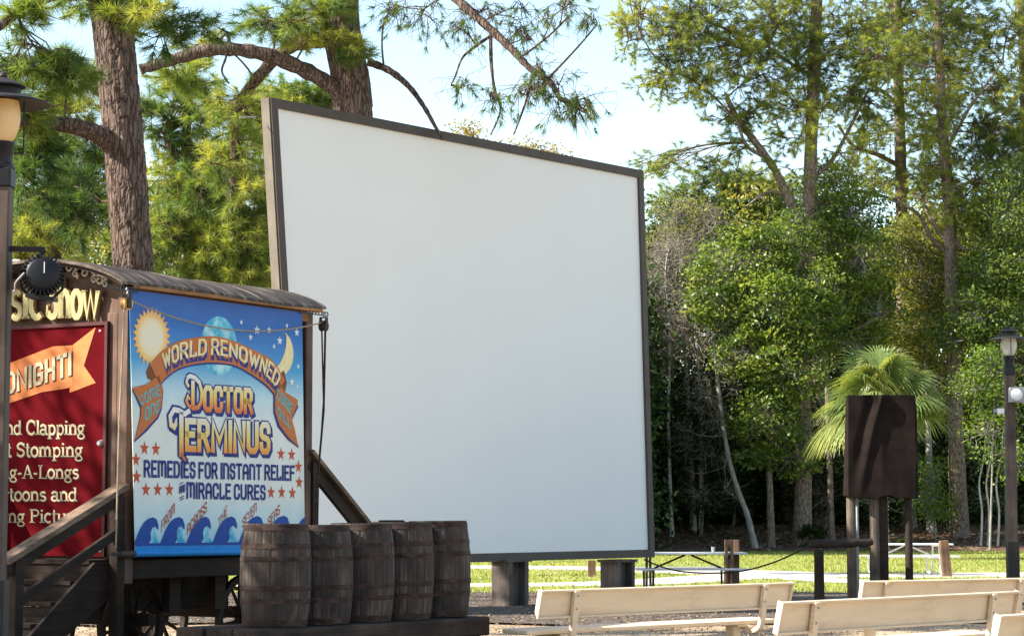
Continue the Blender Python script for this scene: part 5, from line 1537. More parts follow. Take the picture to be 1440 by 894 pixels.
# waves
per = 36.8
for k in range(7):
    o_ = 188 + per * k
    def w_(x, y): return L2(min(428.5, o_ + x), y - 0.012 * (o_ + x - 188))
    up_ = [(0, 764), (8, 744), (14, 734), (20, 729), (27, 727), (32, 730), (34.6, 738), (34.4, 745)]
    dn_ = [(0, 764), (14, 764), (21, 764), (24, 758), (23.2, 749), (25.5, 742.5), (29.5, 740), (34.4, 745)]
    mb = BB(); n = len(up_)
    mb.add([w_(*q) for q in up_] + [w_(*q) for q in dn_], [(i, i + 1, n + i + 1, n + i) for i in range(n - 1)])
    mb.done('painted_wave', M['print_blue'])
    lo = [(24.5, 758), (23.8, 750), (26, 744), (29.5, 741.5), (33.5, 745), (31, 748), (32, 756), (38, 763.5), (25, 763.5)]
    mb = BB(); mb.add([L1(min(428.5, o_ + x), y - 0.012 * (o_ + x - 188)) for x, y in lo], [tuple(range(len(lo)))]); mb.done('wave_foam', M['print_globe'])
flat([L3(188.6, 763.5), L3(428.8, 760.5), L3(429, 764.5), L3(189.5, 767.5)], 'sea_band', M['print_blue'])
flat([L3(189.5, 767.5), L3(429, 764.5), L3(429.2, 772), L3(190, 776)], 'sea_band', M['print_sea'])
# roller tube with its pole
a = L1(190, 778); c = L1(429, 774)
mb = BB(); mb.tube([a + Vector((0, .01, 0)), c + Vector((0, .01, 0))], 0.034, 14); mb.done('roller', M['print_sea'])
a2 = WL(158, 774, BY); 
mb = BB(); mb.tube([Vector((a2[0], -BY + 0.008, a.z)), a + Vector((0, .01, 0))], 0.017, 10); mb.tube([Vector((a2[0] + 0.12, -BY + 0.008, a.z)), Vector((a2[0] + 0.38, -BY + 0.008, a.z))], 0.028, 12); mb.done('roller_pole', M['post_weathered'])

# ---------------------------------------------------------------- red board on the wagon front
yr, zt = WF(151, 457); _, zb = WF(147, 784)
yl = 1.74
bo = WC + fy * yr - bx * 0.02
board = thing('notice_board', 'red notice board with cream lettering and orange ribbon on the wagon front', 'sign', bo, WA)
bshift = Vector((0.02, -yr, 0))
def FB(off):
    def f(px, py):
        y, z = WF(px, py, 0.02)
        return Vector((-0.02 - off, y, z))
    return f
class FBB(MB):
    def done(s, name, mat, fix=False):
        s.v = [v + bshift for v in s.v]
        return s.build(name, mat, board, fix=fix)
zt_, zb_ = zt, ZF + 0.01
mb = FBB(); mb.prism([Vector((-0.02, yr, zb_)), Vector((-0.02, yl, zb_)), Vector((-0.02, yl, zt_)), Vector((-0.02, yr, zt_))], (0.02, 0, 0)); mb.done('panel', M['red_board'], True)
fwd = 0.035
for (y0, y1, z0, z1) in ((yr - fwd, yr, zb_, zt_ + fwd), (yl, yl + fwd, zb_, zt_ + fwd), (yr, yl, zt_, zt_ + fwd)):
    mb = FBB(); mb.box((-0.02, (y0 + y1) / 2, (z0 + z1) / 2), (0.045, y1 - y0, z1 - z0)); mb.done('frame', M['red_dark'], True)
f1 = FB(0.003)
mb = FBB(); pts = [(100, 487), (134.6, 460), (118, 514), (134.6, 538), (98, 552)]
mb.add([FB(0.002)(*q) for q in pts], [tuple(range(5))]); mb.done('ribbon_tail', M['print_orange'])
pts = [(-6, 521), (12.5, 511), (75, 487), (102, 485.5), (103, 543), (94, 546), (60, 551), (12.5, 567), (-6, 574)]
mb = FBB(); mb.add([FB(0.005)(*q) for q in pts], [tuple(range(len(pts)))]); mb.done('ribbon', M['print_orange'])
for off_, dx, dy, mat, gr_ in ((0.007, 1.2, 1.2, 'red_dark', 0.04), (0.009, 0, 0, 'letter_cream', 0.0)):
    f = quadmap(FB(off_), (-6 + dx, 530 + dy), (99 + dx, 494 + dy), (99 + dx, 528 + dy), (-6 + dx, 560 + dy))
    mb = FBB(); text_mesh(mb, 'TONIGHT!'.replace('N', 'n'), UP, 0.17, None, f, aspect=f.aspect, grow=gr_, fill=0.2); mb.done('ribbon_lettering', M[mat])
for s_, base, capt, x1, w_ in (('Hand Clapping', 611, 590.5, 120, 138), ('Foot Stomping', 642, 622, 117, 142), ('Sing-A-Longs', 672.5, 653.5, 111.5, 128), ('Cartoons and', 704, 685, 109, 130), ('Moving Pictures', 734.5, 715.5, 124, 160)):
    for off_, d_, mat, gr_ in ((0.003, 0.9, 'red_dark', 0.05), (0.005, 0, 'letter_cream', 0.0)):
        f = quadmap(FB(off_), (x1 - w_ + d_, capt + d_ + 0.6), (x1 + d_, capt + d_), (x1 + d_, base + d_), (x1 - w_ + d_, base + d_ - 0.4))
        mb = FBB(); text_mesh(mb, s_, LOW, 0.165, None, f, aspect=f.aspect, grow=gr_); mb.done('lettering', M[mat])
y, z = WF(142, 623, 0.03)
mb = FBB(); mb.lathe([(0.001, 0.05), (0.02, 0.05), (0.032, 0.02), (0.036, 0.0)], 16, (-0.02, y, z), Matrix.Rotation(R(-90), 4, 'Y')); mb.done('lock', M['grey_steel'], True)
for px, py in ((140, 465), (140, 774)):
    y, z = WF(px, py, 0.03); mb = FBB(); mb.lathe([(0.012, 0.0), (0.010, 0.008), (0.001, 0.012)], 10, (-0.021, y, z), Matrix.Rotation(R(-90), 4, 'Y')); mb.done('screw', M['white_paint'], True)
# gold letters over the board
for s_, q in (('Show', [(69, 391), (144, 394), (144, 447), (69, 448)]), ('Music', [(-36, 393), (64, 391), (64, 448), (-36, 450)])):
    f = quadmap(lambda a, c: Vector((-0.0, WF(a, c, 0.0)[0], WF(a, c, 0.0)[1])), *q)
    for i_, (grow, d0, mat) in enumerate(((0.035, 0.025, 'ochre_wood'), (0.0, 0.05, 'gold'))):
        mb = MB()
        text_mesh(mb, s_, LOW, 0.155, None, lambda u, v: f(u, v) + Vector((-d0, 0, 0)), depth=Vector((0.02, 0, 0)), aspect=f.aspect * 1.0, grow=grow)
        mb.build('raised_lettering', M[mat], wagon)
# brackets, pulleys, ropes
def bracket(px0, py0, px1, py1, label):
    x0, z0 = WL(px0, py0, 0.10); x1, z1 = WL(px1, py1, 0.10)
    o = thing('perforated_bracket', label, 'bracket', WC + bx * x0 - fy * 0.12 + Vector((0, 0, z0)), WA)
    mb = MB(); L_ = x1 - x0
    for dz in (-0.018, 0.018): mb.box((L_ / 2, 0, dz), (L_, 0.006, 0.012))
    k = 9
    for i in range(k + 1): mb.box((L_ * i / k, 0, 0), (0.014, 0.006, 0.024))
    mb.build('strip', M['black_metal'], o)
    return o
bracket(149, 403, 192, 403, 'black perforated metal bracket at the wagon roof corner above the brass pulley')
bracket(420, 437, 459, 439, 'black perforated metal bracket under the far end of the wagon eave')
def pulley(px, py, label, mat):
    x, z = WL(px, py, 0.2)
    o = thing('rope_pulley', label, 'pulley', WC + bx * x - fy * 0.2 + Vector((0, 0, z)), WA)
    mr = Matrix.Rotation(R(90), 4, 'X')
    mb = MB(); mb.lathe([(0.02, -0.03), (0.062, -0.028), (0.05, 0.0), (0.062, 0.028), (0.02, 0.03)], 22, (0, 0, 0), mr); mb.build('sheave', M[mat], o)
    mb = MB()
    for dy in (-0.036, 0.036): mb.prism([(-0.03, dy, -0.045), (0.03, dy, -0.045), (0.022, dy, 0.09), (-0.022, dy, 0.09)], (0, 0.006 * (1 if dy > 0 else -1), 0))
    mb.box((0, 0, 0.09), (0.03, 0.085, 0.012)); mb.build('cheek_plates', M['iron'], o)
    mb = MB(); mb.tube([(0, 0, 0.09), (0.015, 0, 0.12), (0, 0, 0.15), (-0.012, 0, 0.13)], 0.008, 6); mb.build('hook', M['grey_steel'], o)
    return Vector((x, -0.2, z))
pa = pulley(178, 427, 'small brass pulley hanging by the top left corner of the poster', 'brass')
pb = pulley(455, 458, 'dark wooden pulley hanging at the far end of the wagon eave', 'hoop_rust')
def WW(v): return WC + bx * v.x + fy * v.y + Vector((0, 0, v.z))
def rope_thing(pts, r, mat, label, name='rope', cat_='rope', n=7):
    mb = MB(); mb.tube(pts, r, n); o = mb.build(name, M[mat]); return tag(o, label, cat_)
def sag(a, b_, s_, n=18):
    return [a.lerp(b_, i / n) - Vector((0, 0, s_ * 4 * (i / n) * (1 - i / n))) for i in range(n + 1)]
rope_thing(sag(WW(pa + Vector((0, 0, .05))), WW(pb + Vector((0, 0, .04))), 0.19), 0.008, 'rope', 'thin tan rope sagging across the poster between two pulleys')
x, z = WL(163, 770, 0.2)
rope_thing([WW(pa + Vector((-.03, 0, 0))), WW(Vector((x + 0.02, -0.2, 2.4))), WW(Vector((x, -0.2, z)))], 0.009, 'rope', 'tan rope hanging down the left edge of the poster to the roller')
e1 = WL(446, 738, 0.2); e2 = WL(441, 735, 0.2)
rope_thing([WW(pb + Vector((-.035, 0, 0))), WW(Vector((pb.x + .01, -0.2, 2.8))), WW(Vector((e1[0] + .02, -0.2, 2.0))), WW(Vector((e1[0], -0.2, 1.2)))], 0.009, 'hoop_rust', 'dark rope falling straight from the dark wooden pulley')
rope_thing([WW(pb + Vector((.035, 0, 0))), WW(Vector((pb.x, -0.21, 2.7))), WW(Vector((e2[0] + .03, -0.22, 1.9))), WW(Vector((e2[0] - 0.02, -0.22, 1.3)))], 0.012, 'hoop_rust', 'thicker dark rope slanting from the wooden pulley behind the barrels')

# ---------------------------------------------------------------- stairs
def stairs(name, label, loc, rz, width, ztop, run, rise_, nst, hr, rail_low, side0=True, mirror=1):
    """local: steps go down towards -x from the wagon"""
    s = thing(name, label, 'stairs', loc, rz)
    x = 0.0
    for i in range(nst):
        z = ztop - rise_ * i
        dpt = run + 0.04 if i else 0.34
        mb = MB(); mb.box((x - dpt / 2, width / 2, z - 0.02), (dpt, width - 0.06, 0.04), bevel=0.004); mb.build('tread', M['step_wood'], s)
        mb = MB(); mb.box((x - dpt + 0.03, width / 2, z - 0.04 - (rise_ - 0.04) / 2 - 0.002), (0.02, width - 0.07, rise_ - 0.045)); mb.build('riser', M['step_wood'], s)
        x -= dpt - 0.04
    Lx = -x
    for y in (-0.004, width + 0.004):
        mb = MB(); mb.prism([(0.0, y, ztop - 0.02), (0, y, ztop - 0.30), (-Lx, y, -0.05), (-Lx - 0.12, y, -0.05), (-Lx, y, rise_ * 0.9), (-0.34, y, ztop - 0.02)], (0, 0.04 * (-1 if y < 0.1 else 1), 0)); mb.build('stringer', M['brown_dark'], s)
    for y in hr:
        for px_, zt_, zb2 in rail_low:
            mb = MB(); mb.box((px_, y, (zb2 + zt_) / 2), (0.11, 0.10, zt_ - zb2), bevel=0.006); mb.build('post', M['brown_dark'], s)
    return s
st = stairs('wooden_stairs', 'dark wooden steps rising to the red front of the wagon', WC + fy * 0.12, WA, 1.42, ZF - 0.02, 0.27, 0.19, 6, (), ())
# handrails (near the poster corner and the hidden far side)
for y in (-0.10, 1.50):
    h = []
    a = Vector((-0.02, y, 1.86)); c = Vector((-1.68, y, 1.16))
    mb = MB(); mb.beam(a, c, 0.17, 0.055, bevel=0.008); rl = mb.build('handrail', M['rail_wood'], st)
    mb = MB(); mb.beam(a - Vector((0.02, 0, .10)), c - Vector((-.02, 0, .10)), 0.05, 0.11, bevel=0.004); mb.build('rail_board', M['brown_dark'], st)
    mb = MB(); mb.beam(Vector((-0.08, y, 1.42)), Vector((-1.46, y, 0.80)), 0.045, 0.09); mb.build('lower_rail', M['brown_dark'], st)
    for x, z1 in ((-0.09, 1.76), (-1.50, 1.17)):
        mb = MB(); mb.box((x, y, z1 / 2), (0.11, 0.10, z1), bevel=0.005); mb.build('post', M['brown_dark'], st)
# rear stairs: only the falling handrail shows in front of the screen
x0, z0 = WL(433, 634); x1, z1 = WL(516, 738)
rs = thing('wooden_stairs', 'rear wagon stairs with a dark handrail slanting down before the white screen', 'stairs', WC + bx * (LEN + 0.02) + fy * 0.12, WA)
a = Vector((x0 - LEN, -0.10, z0)); c = Vector((x1 - LEN + 0.35, -0.10, z0 + (z1 - z0) * (x1 - x0 + 0.35) / (x1 - x0)))
mb = MB(); mb.beam(a, c, 0.16, 0.05, bevel=0.006); mb.build('handrail', M['rail_wood'], rs)
mb = MB(); mb.beam(a - Vector((0, 0, .12)), c - Vector((0, 0, .12)), 0.05, 0.15, bevel=0.004); mb.build('rail_board', M['brown_dark'], rs)
for u in (0.03, 0.9):
    q = a.lerp(c, u); mb = MB(); mb.box((q.x + 0.05, q.y, (q.z - 0.08) / 2), (0.11, 0.10, q.z - 0.08), bevel=0.005); mb.build('post', M['brown_dark'], rs)
for i in range(6):
    z = ZF - 0.02 - 0.19 * i
    mb = MB(); mb.box((0.16 + 0.25 * i, 0.7, z - 0.02), (0.29, 1.36, 0.04)); mb.build('tread', M['step_wood'], rs)
mb = MB(); mb.prism([(0, 0, ZF - 0.04), (0.3, 0, ZF - 0.04), (1.62, 0, 0.02), (1.30, 0, -0.05), (0, 0, ZF - 0.34)], (0, -0.04, 0)); mb.build('stringer', M['brown_dark'], rs)

# ================================================================ BARRELS ON TIMBERS
rowdir = Vector((0.587, 0.809, 0)).normalized()
B1 = Vector(((389 - 720) / FPX * 21.05, 21.05, 0))
prow = math.atan2(rowdir.y, rowdir.x)
PZ = 0.58
pl = B1 - rowdir * 0.05
timber = []
def timber_pile():
    s = thing('timber_plinth', 'low plinth of stacked dark old timbers under the five barrels', 'plinth', B1, prow)
    L_ = 3.50
    k = 0
    for lay in range(3):
        for row_ in range(3):
            z = 0.095 + lay * 0.193; y = -0.20 + row_ * 0.34
            mb = MB(); dx = random.uniform(-0.04, 0.04)
            mb.box((L_ / 2 - 0.65 + dx, y, z), (L_ - 0.1, 0.325, 0.186), bevel=0.018, rz=random.uniform(-0.004, 0.004))
            mb.build('timber', M['timber_old'], s)
    return s
timber_pile()
tl_ = P(352, 890, 20.0)
o = thing('timber_block', 'short dark timber lying before the nearest barrel', 'timber', (tl_.x, tl_.y, 0), prow + 0.1)
mb = MB(); mb.box((0, 0, 0.26), (0.5, 0.24, 0.5), bevel=0.02); mb.build('block', M['timber_old'], o)
def make_barrel(label):
    s = thing('wooden_barrel', label, 'barrel', (0, 0, 0), 0, 'old barrels in a row beside the wagon')
    H = 0.925
    prof = []
    for i in range(25):
        z = H * i / 24; u = (z / H - 0.5) * 2
        prof.append((0.325 - 0.038 * abs(u) ** 2.1, z))
    def grooves(a, i):
        q = (a * 22 / (2 * math.pi)) % 1.0
        j = int(a * 22 / (2 * math.pi))
        return 1 - 0.016 * math.exp(-((min(q, 1 - q)) / 0.07) ** 2) + 0.005 * math.sin(j * 12.9)
    mb = MB(); mb.lathe(prof, 176, (0, 0, 0), rmod=grooves, cap=False); mb.build('staves', M['barrel_wood'], s, smooth_angle=25)
    mb = MB(); mb.lathe([(0.27, H - 0.045), (0.27, H - 0.03)], 40); mb.build('head', M['barrel_wood'], s)
    for z0_, hw in ((0.012, 0.05), (0.205, 0.045), (0.32, 0.045), (0.585, 0.045), (0.70, 0.045), (0.862, 0.05)):
        pr = []
        for q in range(4):
            z = z0_ + hw * q / 3; u = (z / H - 0.5) * 2
            pr.append((0.3285 - 0.038 * abs(u) ** 2.1, z))
        mb = MB(); mb.lathe(pr, 72, (0, 0, 0), cap=False, rmod=lambda a, i: 1 + 0.004 * math.sin(a * 9 + z0_ * 30)); 
        mb.lathe([(pr[0][0] - 0.012, pr[0][1]), pr[0]], 72, cap=False); mb.lathe([pr[-1], (pr[-1][0] - 0.012, pr[-1][1])], 72, cap=False)
        mb.build('hoop', M['hoop_rust'], s)
    return s
labs = ['weathered barrel nearest the poster, first in the row of five', 'second weathered barrel of the row, right beside the nearest one', 'middle weathered barrel of the row of five',
        'fourth weathered barrel, before the last in the row', 'last and farthest dark barrel at the end of the timber plinth']
b0 = make_barrel(labs[0])
for i in range(5):
    o = b0 if i == 0 else copy_tree(b0)
    o['label'] = labs[i]
    o.location = B1 + rowdir * (0.607 * i) + Vector((0, 0, PZ))
    o.scale = (1, 1, [1.0, 0.985, 1.0, 1.01, 1.02][i])
    o.rotation_euler = (R(random.uniform(-0.6, 0.6)), R(random.uniform(-0.6, 0.6)), i * 1.9 + 0.4)
q = P(551, 733, 23.4)
o = thing('post_block', 'square dark timber post end showing over the fourth barrel', 'post', (q.x, q.y, 0), prow)
mb = MB(); mb.box((0, 0, 0.765), (0.24, 0.16, 1.53), bevel=0.012); mb.build('post', M['brown_dark'], o)

# ================================================================ LAMPS
def make_lamp(name, label, globe, loc, rz=0.0, group='lamp posts with wide round shades'):
    s = thing(name, label, 'street lamp', loc, rz, group)
    ZP = 4.12
    mb = MB(); mb.box((0, 0, ZP / 2), (0.165, 0.165, ZP), bevel=0.012); mb.build('pole', M['lamp_pole'], s)
    mb = MB(); mb.box((0, 0, 0.55), (0.205, 0.205, 1.10), bevel=0.01); mb.build('pole_sleeve', M['iron'], s)
    mb = MB(); mb.box((0, 0, ZP + 0.005), (0.19, 0.19, 0.15), bevel=0.012); mb.build('pole_cap', M['black_metal'], s)
    mb = MB(); mb.lathe([(0.10, ZP + 0.08), (0.10, ZP + 0.11), (0.085, ZP + 0.12), (0.092, ZP + 0.25), (0.10, ZP + 0.26), (0.10, ZP + 0.28), (0.03, ZP + 0.29)], 28); mb.build('collar', M['black_metal'], s)
    zg = ZP + 0.285
    mb = MB(); mb.lathe([(0.075, zg), (0.10, zg + 0.03), (0.128, zg + 0.10), (0.138, zg + 0.17), (0.136, zg + 0.24), (0.122, zg + 0.31)], 36); mb.build('globe', M[globe], s)
    zs = zg + 0.30
    mb = MB(); mb.lathe([(0.345, zs - 0.012), (0.36, zs - 0.015), (0.355, zs - 0.002), (0.24, zs + 0.035), (0.13, zs + 0.055), (0.122, zs + 0.058)], 48, cap=False)
    mb.lathe([(0.345, zs - 0.013), (0.24, zs + 0.018), (0.125, zs + 0.03)], 48, cap=False); mb.build('shade', M['iron'], s)
    mb = MB(); mb.lathe([(0.135, zs + 0.03), (0.135, zs + 0.10), (0.125, zs + 0.115), (0.17, zs + 0.118), (0.172, zs + 0.128), (0.10, zs + 0.165), (0.03, zs + 0.19), (0.022, zs + 0.20)], 36); mb.build('vent_cap', M['iron'], s)
    mb = MB(); mb.lathe([(0.025, zs + 0.18), (0.035, zs + 0.20), (0.02, zs + 0.225)], 14)
    mb.tube([(0.0 + 0.028 * math.sin(u), 0, zs + 0.255 - 0.032 * math.cos(u)) for u in np.linspace(0, 2 * math.pi, 18)], 0.006, 6, cap=False); mb.build('finial', M['iron'], s)
    for k in range(4):
        a = k * math.pi / 2
        ca, sa = math.cos(a), math.sin(a)
        pts = [(0.165 * ca, 0.165 * sa, zs + 0.01), (0.168 * ca, 0.168 * sa, zg + 0.12), (0.165 * ca, 0.165 * sa, zg - 0.05), (0.15 * ca, 0.15 * sa, zg - 0.085), (0.095 * ca, 0.095 * sa, zg - 0.09)]
        mb = MB(); mb.tube(smooth_line(pts, 4), 0.007, 6); mb.build('guard_wire', M['iron'], s)
    return s
D1 = 17.25
lp = Vector(((-5 - 720) / FPX * D1, D1, 0))
l1 = make_lamp('street_lamp', 'lamp post with an amber globe standing before the wagon front', 'globe_amber', lp)
D2 = 41.0
rp = Vector(((1420.5 - 720) / FPX * D2, D2, 0))
l2 = copy_tree(l1); l2.location = rp
l2['label'] = 'lamp post with a pale globe standing near the wood behind the benches'
for ch in l2.children:
    if ch.name.startswith('globe'):
        ch.data = ch.data.copy(); ch.data.materials[0] = M['globe_pale']
# things fixed to the lamp posts
c = P(59, 388, D1)
sp_ = thing('stage_light', 'round black finned spotlight fixed to the lamp post by the wagon', 'spotlight', c, 0)
mr = Matrix.Rotation(R(90), 4, 'X') @ Matrix.Rotation(R(0), 4, 'Y')
tilt = Matrix.Rotation(R(14), 4, 'Z') @ Matrix.Rotation(R(-6), 4, 'X')
def lathe_y(mb, prof, n, **k): mb.lathe(prof, n, (0, 0, 0), tilt @ mr, **k)
mb = MB(); lathe_y(mb, [(0.001, 0.10), (0.105, 0.10), (0.125, 0.085), (0.135, 0.05), (0.135, -0.16), (0.12, -0.2), (0.001, -0.2)], 40); mb.build('body', M['black_metal'], sp_)
mb = MB()
for k in range(30):
    a = 2 * math.pi * k / 30
    cc_ = tilt @ mr @ Vector((0.143 * math.cos(a), 0.143 * math.sin(a), 0.02))
    d_ = (tilt @ mr @ Vector((math.cos(a), math.sin(a), 0)))
    ax_ = (tilt @ mr @ Vector((0, 0, 1)))
    mb.beam(cc_ - ax_ * 0.07, cc_ + ax_ * 0.07, 0.010, 0.034, up=d_)
mb.build('cooling_fins', M['black_metal'], sp_)
mb = MB(); mb.box(tilt @ Vector((0.012, -0.103, 0.045)), (0.006, 0.004, 0.085)); mb.build('slot', M['white_paint'], sp_)
mb = MB()
mb.tube([(-0.17, 0, 0.02), (-0.15, 0, -0.10), (-0.08, 0, -0.165), (0.0, 0, -0.18), (0.09, 0, -0.165), (0.155, 0, -0.1), (0.17, 0, 0.02)], 0.012, 6); mb.box((0.0, 0, -0.165), (0.22, 0.14, 0.03), ry=R(8))
mb.build('yoke', M['black_metal'], sp_)
mb = MB(); a0 = Vector((lp.x + 0.085, lp.y, P(0, 350, D1).z)) - c
mb.beam(a0, Vector((0.02, 0.0, 0.20)), 0.03, 0.04); mb.beam(Vector((0.02, 0.0, 0.20)), Vector((-0.17, 0.02, 0.0)), 0.02, 0.03); mb.build('arm', M['black_metal'], sp_)
q0 = c + Vector((-0.105, -0.13, 0.01)); q3 = Vector((lp.x + 0.09, lp.y - 0.02, P(0, 408, D1).z))
rope_thing(smooth_line([q0, q0.lerp(q3, 0.35) + Vector((-0.02, -0.03, -0.03)), q0.lerp(q3, 0.7) + Vector((0.01, -0.03, -0.045)), q3]), 0.0075, 'cable', 'grey cable curling from the round spotlight to the lamp post', 'power_cable', 'cable')
c = P(1429, 555, D2 - 0.2)
fl = thing('loudspeaker', 'square grey speaker box with a round white face on the right lamp post', 'speaker', c, 0)
mb = MB(); mb.box((0.03, 0.05, 0), (0.30, 0.18, 0.27), bevel=0.015); mb.build('housing', M['grey_steel'], fl)
mb = MB(); mb.lathe([(0.001, 0.03), (0.06, 0.028), (0.10, 0.015), (0.112, 0.0), (0.118, 0.0)], 30, (0.0, -0.045, 0), Matrix.Rotation(R(90), 4, 'X')); mb.build('face_dish', M['white_paint'], fl)
mb = MB(); mb.box((0.20, 0.12, 0), (0.14, 0.05, 0.05)); mb.build('mount', M['iron'], fl)
c = P(1407, 578, D2)
cm = thing('security_camera', 'small white box camera fixed low on the right lamp post', 'camera', c, 0)
mb = MB(); mb.box((0, 0, 0), (0.13, 0.09, 0.10), bevel=0.012); mb.build('housing', M['white_paint'], cm)
mb = MB(); mb.lathe([(0.035, 0.0), (0.04, 0.05), (0.03, 0.055)], 16, (-0.06, 0, 0.0), Matrix.Rotation(R(-90), 4, 'Y')); mb.build('lens', M['grey_steel'], cm)
mb = MB(); mb.box((0.09, 0, 0), (0.06, 0.03, 0.03)); mb.build('mount', M['grey_steel'], cm)

# ================================================================ BENCHES
def make_bench(L_, label):
    s = thing('park_bench', label, 'bench', (0, 0, 0), 0, 'long cream benches facing the screen')
    # back plank: shallow box section, leaning back
    def bar(name, yc, zc, w, h, lean, extra=0.0):
        mb = MB(); mb.box((0, yc, zc), (L_, w, h), rx=lean, bevel=0.012); return mb.build(name, M['bench_cream'], s)
    bk = bar('backrest', 0.0, 0.715, 0.042, 0.27, R(10))
    mb = MB(); mb.box((0, -0.058, 0.853 - 0.012), (L_ + 0.002, 0.045, 0.022), rx=R(10), bevel=0.006); mb.build('top_lip', M['bench_cream'], bk)
    mb = MB(); mb.box((0, -0.012, 0.585), (L_ + 0.002, 0.045, 0.022), rx=R(10), bevel=0.006); mb.build('bottom_lip', M['bench_cream'], bk)
    st_ = bar('seat', 0.33, 0.435, 0.36, 0.045, R(2))
    for sx in (-1, 1):
        mb = MB(); mb.prism([(sx * (L_ / 2 + 0.001), -0.085, 0.845), (sx * (L_ / 2 + 0.001), -0.03, 0.865), (sx * (L_ / 2 + 0.001), 0.03, 0.59), (sx * (L_ / 2 + 0.001), -0.02, 0.572)], (sx * 0.02, 0, 0)); mb.build('end_cap', M['bench_cream'], bk)
        x = sx * (L_ / 2 - 0.46)
        mb = MB()
        pts = smooth_line([(x, -0.085, 0.84), (x, -0.05, 0.62), (x, -0.03, 0.47), (x, 0.0, 0.385), (x, 0.07, 0.345), (x, 0.16, 0.35), (x, 0.30, 0.385), (x, 0.48, 0.40)], 5)
        for i in range(len(pts) - 1): mb.beam(pts[i], pts[i + 1] + (pts[i + 1] - pts[i]) * 0.1, 0.075, 0.04, up=Vector((0, 0.9, 0.45)))
        mb.build('back_support', M['bench_cream'], s)
        for zb3 in (0.66, 0.79):
            mb = MB(); mb.lathe([(0.010, -0.006), (0.010, 0.003), (0.007, 0.006)], 10, (x, -0.075 - 0.18 * (zb3 - 0.62), zb3), Matrix.Rotation(R(90), 4, 'X')); mb.build('bolt', M['grey_steel'], s)
        xp = sx * (L_ / 2 - 0.55)
        mb = MB(); mb.box((xp, 0.30, 0.20), (0.12, 0.12, 0.39), bevel=0.01); mb.box((xp, 0.30, 0.395), (0.14, 0.26, 0.02)); mb.box((xp, 0.30, 0.01), (0.22, 0.22, 0.03)); mb.build('leg', M['bench_cream'], s)
    return s
def place_bench(o, a, b_):
    a, b_ = Vector(a), Vector(b_)
    o.location = (a + b_) / 2
    o.rotation_euler = (0, 0, math.atan2(b_.y - a.y, b_.x - a.x))
def bp(px, py, zt=0.86):
    D = (1.6 - zt) * FPX / (py - 721)
    return ((px - 720) / FPX * D, D, 0)
pb1 = make_bench(3.78, 'long cream bench standing nearest to the white screen posts')
place_bench(pb1, bp(755, 827), bp(1105, 816))
spec = [(bp(1090, 843), bp(1418, 828), 'long cream bench in the middle, overlapping the one behind it'),
        (bp(1152, 815.5), bp(1405, 810.5), 'farthest cream bench, just in front of the covered board'),
        (bp(1391, 861), (0, 0, 0), 'nearest cream bench, cut off at the bottom right corner')]
dirb = (Vector(bp(1418, 828)) - Vector(bp(1090, 843))).normalized()
for i, (a, b_, lab) in enumerate(spec):
    o = copy_tree(pb1); o['label'] = lab
    if i == 2: b_ = Vector(a) + dirb * 3.78
    if i == 1: b_ = Vector(a) + (Vector(b_) - Vector(a)).normalized() * 3.78; 
    place_bench(o, a, b_)
    if i == 1:
        k = (Vector(bp(1405, 810.5)) - Vector(bp(1152, 815.5))).length / 3.78
        o.scale = (k, 1, 1)

# ================================================================ TABLES
def make_table(label, top_mat, leg_mat):
    s = thing('picnic_table', label, 'picnic table', (0, 0, 0), 0, 'metal picnic tables on the lawn')
    L_ = 2.3
    for k in range(3): pass
    mb = MB()
    for y in (-0.28, -0.095, 0.09, 0.275): mb.box((0, y, 0.745), (L_, 0.175, 0.04), bevel=0.006)
    mb.build('table_top', M[top_mat], s)
    for y in (-0.72, 0.72):
        mb = MB()
        for d_ in (-0.075, 0.075): mb.box((0, y + d_, 0.44), (L_, 0.14, 0.035), bevel=0.005)
        mb.build('seat', M[top_mat], s)
    for sx in (-1, 1):
        x = sx * (L_ / 2 - 0.35)
        for sy in (-1, 1):
            mb = MB(); mb.tube(smooth_line([(x, sy * 0.25, 0.715), (x, sy * 0.27, 0.5), (x, sy * 0.34, 0.03), (x, sy * 0.66, 0.02)], 4), 0.026, 8)
            mb.tube([(x, sy * 0.60, 0.02), (x, sy * 0.72, 0.06), (x, sy * 0.74, 0.41)], 0.024, 8); mb.build('leg', M[leg_mat], s)
        mb = MB(); mb.box((x, 0, 0.70), (0.05, 0.6, 0.04)); mb.box((x, 0, 0.40), (0.045, 1.62, 0.035)); mb.build('cross_bar', M[leg_mat], s)
        mb = MB(); mb.tube([(x, 0, 0.40), (sx * 0.06, 0, 0.71)], 0.02, 8); mb.build('brace', M[leg_mat], s)
    return s
t1 = make_table('grey metal picnic table on the lawn beside the screen edge', 'alu', 'black_metal')
t1.location = ((966 - 720) / FPX * 46.5, 46.5, 0.05); t1.rotation_euler = (0, 0, R(4))
t2 = copy_tree(t1); t2['label'] = 'white metal picnic table on the lawn behind the covered board'
t2.location = ((1272 - 720) / FPX * 60.0, 60.0, 0.05); t2.rotation_euler = (0, 0, R(9))
def white(o):
    for ch in o.children:
        if ch.type == 'MESH':
            ch.data = ch.data.copy(); ch.data.materials[0] = M['white_paint']
        white(ch)
white(t2)
q = t1.location + Vector((0.5, -0.1, 0.765))
o = thing('drink_can', 'small white cup standing on the grey picnic table', 'cup', q)
mb = MB(); mb.lathe([(0.028, 0.0), (0.036, 0.10), (0.04, 0.11), (0.036, 0.11)], 16); mb.build('cup', M['white_paint'], o)

